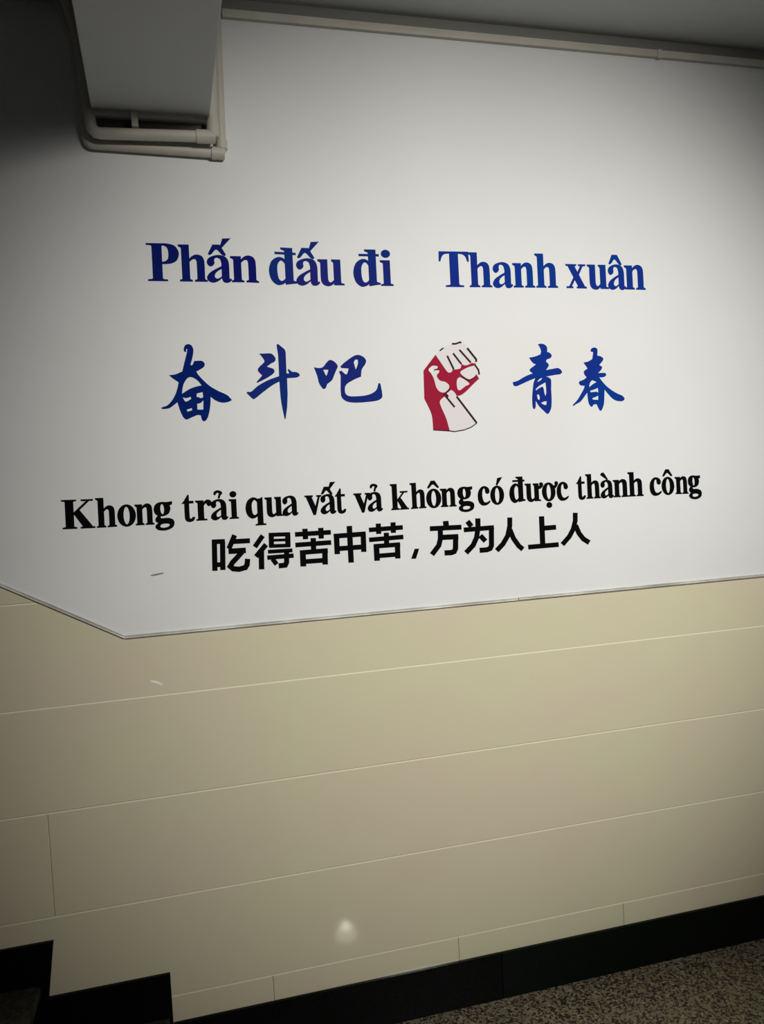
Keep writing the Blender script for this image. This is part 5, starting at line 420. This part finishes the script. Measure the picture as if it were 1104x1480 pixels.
[['11324 21410 18 5 18 5 18 5 18 4 18 1 25 -1 27 -1 29 -4 27 -6 25 -10 24 -13 22 -16 21 -19 17 -21 13 -23 6 -27 0 -30 -2 -32 -3 -33 -2 -32 21 -7 23 -8 22 -8 20 -8 17 -11 15 -12 14 -13 12 -16 8 -15 4 -16 -1 -16 -4 -18 -8 -18 -11 -16 -14 -13 -24 -13 -33 -12 -36 -12 -32 -11 -24 -12 -9 -10 -6 -12 -3 -15 -3 -14 -4 -14 18 -16 20 -16 19 -16 17 -16 12 -15 5 -11 3 -13 0 -12 -2 -13 -5 -12 -13 -22 -20 -26 -22 -28 -24 -28 -22 -27 51 7 51 8 51 8 50 7 47 6 42 7 43 8 43 6 40 2 36 -5 32 -16 30 -23 26 -27 20 -27 11 -23 0 -19 -8 -19 -15 -17 -18 -15 -20 -11 -29 -8 -35 -4 -39 -3 -41 -2 -38 -4 -58 -8 -67 -10 -72 -11 -73 -11 -70 -11 18 -5 18 -4 19 -4 17 -6 16 -7 20 -12 21 -13 20 -16 17 -18 8 -21 5 -47 -2 -60 -4 -67 -5 -68 -4 -66 1 -66 1 -68 1 -67 0 -65 -1 -62 -3 -56 -3 -57 -5 -56 -6 -52 -7 -46 -9 -30 -11 -31 -14 -30 -15 -27 -15 -24 -13 -19 -15 -19 -16 -17 -18 -12 -20 -2 -22 8 -24 18 -25 22 -24 25 -24 23 -32 29 -35 33 -37 35 -35 36 -32 36 -25 33 -23 36 -22 36 -22 36 -22 36 -1 -41 -1 -42 -1 -42 -2 -38 -4 -31 -6 -20 -9 -21 -11 -19 -12 -14 -11 -7 -11 3 -13 11 -13 15 -10 17 -6 17 -5 43 -3 56 -2 62 0 64 2 61 5 61 7 64 8 63 9 61 9 56 7 47 8 47 9 47 10 44 10 39 10 27 12 26 14 26 13 26 14 26 -46 -15 -45 -15 -46 -15 -45 -16 -45 -16 -53 -20 -57 -23 -58 -23 -55 -22 -47 -18 -33 -13 -33 -14 -32 -13 -31 -11 -29 -7 -23 -3 -24 -1 -23 2 -21 5 -18 10 -13 16 -9 22 -7 24 -6 26 -8 24 37 9 37 8 37 8 37 10 35 12 52 24 60 31 62 33 63 32 57 27 49 18 49 17 50 15 50 15 50 16 -107 79 2 12 1 14 1 13 3 12 7 10 31 24 42 29 49 32 50 33 47 31 -22 9 -24 9 -23 9 -21 11 -19 14 -24 27 -24 32 -26 37 -25 37 -25 36 40 6 40 6 41 6 40 7 40 9 41 11 41 14 40 14 41 15 41 15 8 20 8 20 9 20 5 21 2 20 -3 25 -8 28 -10 28 -11 28 -11 24 -10 20 -12 18 -13 18 -14 18','11241 20188 16 19 16 20 16 20 17 17 18 15 21 12 26 10 25 9 20 4 10 -1 -2 -8 -12 -16 -18 -18 -19 -19 -20 -15 -20 -11 -22 -10 -24 -9 -24 -9','11174 19955 25 20 26 21 25 21 25 19 27 18 27 16 29 15 29 13 27 13 25 12 19 10 18 9 19 10 18 10 18 10 4 -28 3 -29 4 -29 3 -29 2 -28 1 -39 2 -44 1 -45 -1 -42 -2 -35 -5 -22 -7 -21 -9 -21 -9 -21 -9 -21 -7 26 -7 25 -7 26 -7 25 -6 26 -6 35 -5 42 -6 41 -9 35 -15 22 -21 6 -28 -5 -30 -11 -30 -15 -27 -13 -23 -12 -23 -13 -21 -15 -22 -15 -21 -14','11209 19760 14 6 15 8 14 6 13 3 12 -4 10 -13 8 -21 7 -24 5 -24 3 -21 -1 -15 -3 -15 -5 -15 -6 -15 -5 -15 -11 4 -13 4 -12 4 -11 5 -7 9 -7 19 -6 26 -5 30 -4 30','11341 19501 115 48 94 4 -22 -129 -20 4 -20 4 -21 4 -19 5 -20 6 -18 9 -17 11 -17 11 -17 12']],
[['13216 21176 9 17 8 18 8 18 11 16 14 13 20 11 24 9 25 7 26 4 23 -1 21 -5 22 -10 20 -13 17 -16 9 -19 5 -32 -1 -41 -5 -45 -5 -46 -3 -44 23 -4 24 -3 23 -3 23 -5 22 -7 23 -11 25 -14 24 -16 18 -17 11 -16 2 -18 -5 -19 -10 -20 -13 -19 -13 -18 -19 -22 -24 -25 -26 -25 -28 -26 -25 -25 22 -12 25 -13 23 -12 19 -13 13 -14 3 -16 -3 -17 -7 -17 -10 -17 -11 -16 -18 -22 -24 -23 -26 -25 -28 -25 -26 -24 26 1 26 2 25 1 26 0 26 0 29 0 32 0 31 -2 27 -3 20 -8 13 -13 8 -17 3 -19 -2 -19 -7 -16 -14 -13 -22 -12 -25 -10 -27 -9 -27 -6 -26 -3 -28 1 -28 1 -29 3 -28 1 17 -23 17 -24 17 -23 18 -24 18 -23 24 -28 25 -30 27 -31 28 -31 30 -29 35 -32 40 -33 41 -33 44 -33 43 -30 45 -29 47 -28 48 -27 46 -25 43 -23 38 -16 41 -15 40 -14 37 -16 30 -17 23 -18 21 -22 18 -24 12 -23 4 -20 -6 -18 -14 -18 -20 -15 -23 -13 -23 -8 -32 -4 -38 0 -40 3 -41 5 -38 8 -35 9 -33 12 -33 15 -31 17 -30 18 -32 25 -32 29 -32 32 -31 33 -30 32 -30 33 -29 34 -28 35 -29 35 -28 34 -4 -46 -3 -46 -3 -46 -4 -46 -4 -46 -4 -50 -5 -52 -5 -53 -6 -50 -8 -45 -10 -36 -13 -36 -14 -35 -15 -32 -14 -27 -11 -17 -14 -17 -15 -16 -15 -11 -14 -4 -13 5 -13 12 -12 17 -12 18 -10 17 -13 26 -15 31 -15 34 -16 35 -15 33 -21 -1 -22 1 -21 0 -21 -2 -20 -6 -18 -13 -17 -21 -16 -21 -17 -16 -16 -6 -19 7 -20 16 -19 22 -18 24 -13 23 -11 30 -9 35 -7 38 -6 38 -5 37 -4 40 -3 42 -2 42 -2 43 -2 42 -24 -29 -24 -29 -25 -28 -24 -29 -25 -28 -28 -31 -29 -33 -29 -32 -30 -30 -29 -26 -26 -17 -29 -14 -29 -12 -30 -13 -28 -12 -26 -14 -26 -14 -25 -14 -26 -14 -26 -13 -9 41 34 30 35 30 34 30 34 30 30 31 27 31 25 32 24 33 24 34 23 33 26 36 27 39 26 39 25 37 20 33 12 24 11 24 9 25 10 25 10 25 -29 2 -30 1 -29 1 -27 3 -23 7 -19 10 -18 15 -15 16 -11 17 -7 16 -1 14 3 15 7 14 10 12 12 10 21 10 28 8 31 8 32 8 28 11 25 14 24 16 24 17 23 17 23 17 -16 19 -17 18 -17 19 -15 19 -11 20 -8 20 -8 21 -4 22 1 21 8 20 18 19 26 18 30 18 32 18 30 18 -13 18 -13 19 -13 19 -13 19 -13 19 -15 20 -15 21 -15 21 -15 22 -16 21 33 5 33 4 33 5 32 6 32 8 33 13 33 16 33 17 34 18 33 17 46 238 -12 0 -12 -1 -12 0 -11 0 -11 2 -10 4 -9 6 -9 8 -8 7','13113 19973 6 27 5 29 5 28 7 26 11 24 13 23 16 24 19 21 21 16 23 8 28 -2 31 -10 34 -14 34 -16 33 -13 -29 -14 -29 -13 -28 -14 -29 -14 -27 -15 -29 -19 -29 -19 -29 -21 -28 -22','13142 19858 26 5 26 5 26 5 25 6 26 7 31 10 32 11 34 13 35 12 33 13 2 -35 3 -37 2 -36 1 -30 -3 -19 -7 -4 -10 7 -13 12 -13 12 -14 6 -34 0 -43 -3 -48 -4 -49 -5 -47 -4','13211 19606 24 8 24 8 24 7 23 8 23 8 22 7 21 8 21 8 21 8 22 8 -7 -136 -197 12']],
],
'fist_white':[
[['7792 21123 30 29 30 29 29 30 31 28 33 25 42 30 49 31 51 30 51 27 48 23 41 17 43 13 43 12 44 9 44 9 50 11 55 11 56 9 53 5 47 0 36 -8 34 -13 33 -18 30 -20 29 -20 25 -20 24 -21 23 -23 21 -24 20 -24 40 -56 48 -70 52 -78 53 -80 51 -76 -80 -155 151 -226 -18 -201 -565 -546 -216 -39 624 -823 -14 -19 -14 -19 -14 -19 -15 -17 -19 -13 -55 -29 -71 -34 -81 -35 -82 -33 -77 -25 -74 -16 -79 -11 -77 -8 -70 -5 -58 -3 -29 1 -28 5 -28 5 -28 7 -28 5 -285 813 -186 888 102 593']],
],
'fist_red':[
[['7792 21112 -420 -489 -20 -878 30 -64 31 -65 31 -64 28 -62 25 -58 20 -48 19 -48 17 -49 14 -50 10 -50 8 -75 4 -85 2 -91 2 -92 3 -89 545 -53 -19 81 -19 82 -19 82 -21 81 -23 77 -27 76 -32 78 -33 76 -30 70 -23 60 -12 35 -13 38 -11 37 -4 35 3 33 15 29 23 26 29 25 30 24 27 26 95 24 95 15 -89 91 29 22 30 25 29 23 29 18 29 8 29 -4 30 -14 29 -19 26 -22 23 -22 17 -20 14 -23 11 -25 11 -25 12 -24 29 4 29 2 29 3 29 6 27 8 33 16 35 20 35 23 35 24 34 25 38 30 39 35 41 36 41 37 40 36 51 42 54 45 57 47 57 48 56 47 -88 147 -20 -23 -19 -24 -20 -23 -20 -22 -22 -18 -22 -16 -24 -14 -25 -12 -25 -8 -26 -4 -28 3 -29 6 -29 11 -28 13 -27 15 -35 24 -40 31 -39 34 -34 32 -22 27 -5 15 2 17 7 17 11 16 13 12 37 22 51 25 57 27 58 24 53 20 45 14 49 10 49 10 42 9 32 10 13 8 12 11 9 14 3 12 -5 10 -18 6 -28 4 -34 4 -35 2 -32 4 -20 -11 -19 -11 -19 -11 -20 -9 -20 -8 -27 -7 -29 -7 -31 -5 -30 -2 -27 1 -23 6 -21 11 -20 14 -20 13 -20 13 0 -13 0 -14 0 -13 -1 -13 -2 -13 -4 -18 -5 -20 -6 -20 -10 -18 -15 -13 -31 -10 -41 -8 -44 -6 -42 -3 -33 -3 -14 0 -14 3 -14 3 -14 3 -14 3 -2 -13 -1 -14 -2 -14 -3 -13 -7 -12 -13 -11 -16 -11 -19 -10 -19 -7 -18 -4 -17 1 -18 5 -17 7 -15 10 -13 12 -28 34 -32 45 -35 52 -35 53 -33 51 -38 56 -39 59 -41 62 -41 62','7553 20686 26 19 26 21 25 20 27 16 28 10 34 3 38 -2 38 -6 32 -9 20 -10 5 -13 -5 -16 -12 -18 -15 -17 -12 -13 -10 -9 -12 -6 -13 -6 -13 -5 -12 -6 30 -4 33 -4 31 -4 27 -5 18 -7 6 -10 0 -14 -6 -14 -8 -15 -8 -13 -10 -13 -14 -12 -15 -13 -14 -13 -8 -14 -5 -17 -1 -18 1 -19 4 -18 8 -17 13 -20 17 -22 21 -23 23 -20 25 -16 29 -11 34 -7 35 -5 34 -7 30 -11 27 -16 27 -19 24 -21 20 -21 14 -21 7 -18 4 -21 -2 -21 -5 -21 -9 -18 -20 -27 -28 -30 -33 -31 -34 -25 -33 -17 -32 -6 -34 0 -35 6 -32 12 -29 14 -27 20 -25 24 -22 29 -20 31 -16 31 -16 47 -13 55 -12 58 -12 57 -14 49 -14 38 -17 39 -18 37 -18 35 -17 29 -14 20 -18 19 -18 18 -16 17 -10 16 -2 12 2 13 5 14 6 13','8581 20403 27 -16 28 -16 28 -15 28 -17 27 -17 29 -20 31 -22 30 -22 27 -21 20 -18 9 -10 9 -12 6 -12 2 -12 -5 -10 -19 -12 -28 -12 -34 -12 -34 -13 -31 -15 -34 -23 -38 -28 -37 -28 -35 -25 -29 -14 -18 -3 -19 4 -18 8 -15 12 -11 14 -9 25 -8 33 -5 37 -3 37 -1 35 1 33 4 34 6 33 9 30 12 25 14 17 19 14 22 11 22 11']],
],
'fist_black':[
[['7952 21222 129 85 -26 36 -128 -85']],
[['8358 21426 128 -1 148 47 28 -14 29 46 -49 26 -163 -52 -118 1']],
[['8152 21067 200 -432 52 23 -200 431']],
[['8358 21137 259 -343 47 31 -260 343']],
[['8577 21243 364 -411 45 35 -365 411']],
[['8838 21296 282 -355 -3 -73 62 0 4 92 -295 372']],
[['7724 20617 127 31 -8 34 -127 -31']],
[['9075 20762 111 -157 21 -145 52 8 -23 156 -117 166']],
[['7994 19820 239 166 -24 32 -239 -166']],
[['8402 19770 639 -864 51 34 -640 864']],
[['8040 19784 282 -352 45 33 -282 352']],
[['8037 19829 98 -63 32 44 -98 63']],
[['7590 18740 549 -54 161 -28 338 44 247 82 191 121 -18 26 -188 -119 -239 -79 -330 -44 -157 28 -551 53']],
[['8591 20398 292 -134 234 114 -18 34 -215 -105 -274 125']],
],
'mark':[
[['-1242 14858 28 5 29 5 28 6 28 5 29 4 40 5 44 5 48 5 48 5 46 6 -2 -8 -2 -9 -3 -8 -3 -7 -6 -4 -27 -7 -37 -9 -42 -7 -42 -8 -37 -5 -28 -3 -28 -3 -28 -1 -29 -2 -28 -1']],
],
'pale_fleck':[
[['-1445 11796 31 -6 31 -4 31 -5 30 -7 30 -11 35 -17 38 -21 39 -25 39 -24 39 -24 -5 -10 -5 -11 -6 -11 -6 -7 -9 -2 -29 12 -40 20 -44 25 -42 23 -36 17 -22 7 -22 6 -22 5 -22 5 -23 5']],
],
}
# ------------------------------------------------------------------ vinyl lettering (outlines in wall coordinates, 0.1 mm)
def decode(s):
    v = list(map(int, s.split())); out = []; x = z = 0
    for i in range(0, len(v), 2):
        x += v[i]; z += v[i + 1]; out.append((x / 10000, z / 10000))
    return out
def lettering(key, name, label, m, part, thick=0.0009, base=0.0, sel=None, cat='lettering', root=None):
    glyphs = GLYPHS[key][sel[0]:sel[1]] if sel else GLYPHS[key]
    data = [[[decode(lp) for lp in shp] for shp in g] for g in glyphs]
    if root is None:
        pts = [p_ for g in data for shp in g for lp in shp for p_ in lp]
        root = empty(name, (min(p_[0] for p_ in pts), 0, min(p_[1] for p_ in pts)))
        tag(root, label, cat)
    for gi, g in enumerate(data):
        bm = bmesh.new()
        for n_, shp in enumerate(g): prism(bm, shp, -base - thick - n_ * 0.00003, -base - 0.00005)
        for v in bm.verts: v.co -= root.location
        link(part, bm, m(gi) if callable(m) else m, root, recalc=False)
    return root
lettering('phan_dau_di', 'vietnamese_lettering', 'dark blue bold serif letters reading Phấn đấu đi, upper left line', lambda i: M['navy'] if i < 4 else M['deep_blue'], 'letter')
lettering('thanh_xuan', 'vietnamese_lettering', 'blue bold serif letters reading Thanh xuân, upper right line', M['blue'], 'letter')
lettering('fendou_ba', 'chinese_calligraphy', 'three blue brush-style characters reading 奋斗吧, left of the red fist', lambda i: M['prussian'] if i == 0 else M['deep_blue'], 'character', cat='lettering')
lettering('qingchun', 'chinese_calligraphy', 'two blue brush-style characters reading 青春, right of the red fist', M['blue'], 'character', cat='lettering')
lettering('khong_trai', 'vietnamese_lettering', 'long black serif line beginning Khong trải qua, between calligraphy and bottom row', M['ink'], 'letter')
lettering('chi_de_ku', 'chinese_lettering', 'bold black characters reading 吃得苦中苦，方为人上人, lowest line on the wall', M['ink'], 'character')
fist = lettering('fist_white', 'fist_emblem', 'crimson and white raised fist emblem between the blue brush characters', M['offwhite'], 'white_backing', 0.0006, cat='emblem')
lettering('fist_red', '', '', M['red'], 'red_shape', 0.0006, 0.0006, root=fist)
lettering('fist_black', '', '', M['outline'], 'outline_stroke', 0.0005, 0.0012, root=fist)
lettering('mark', '', '', M['scuff'], 'scuff_mark', 0.0006, root=wall)
lettering('pale_fleck', '', '', M['fleck'], 'fleck_mark', 0.0006, base=0.0025, root=wall)  # small pale fleck on the tile face
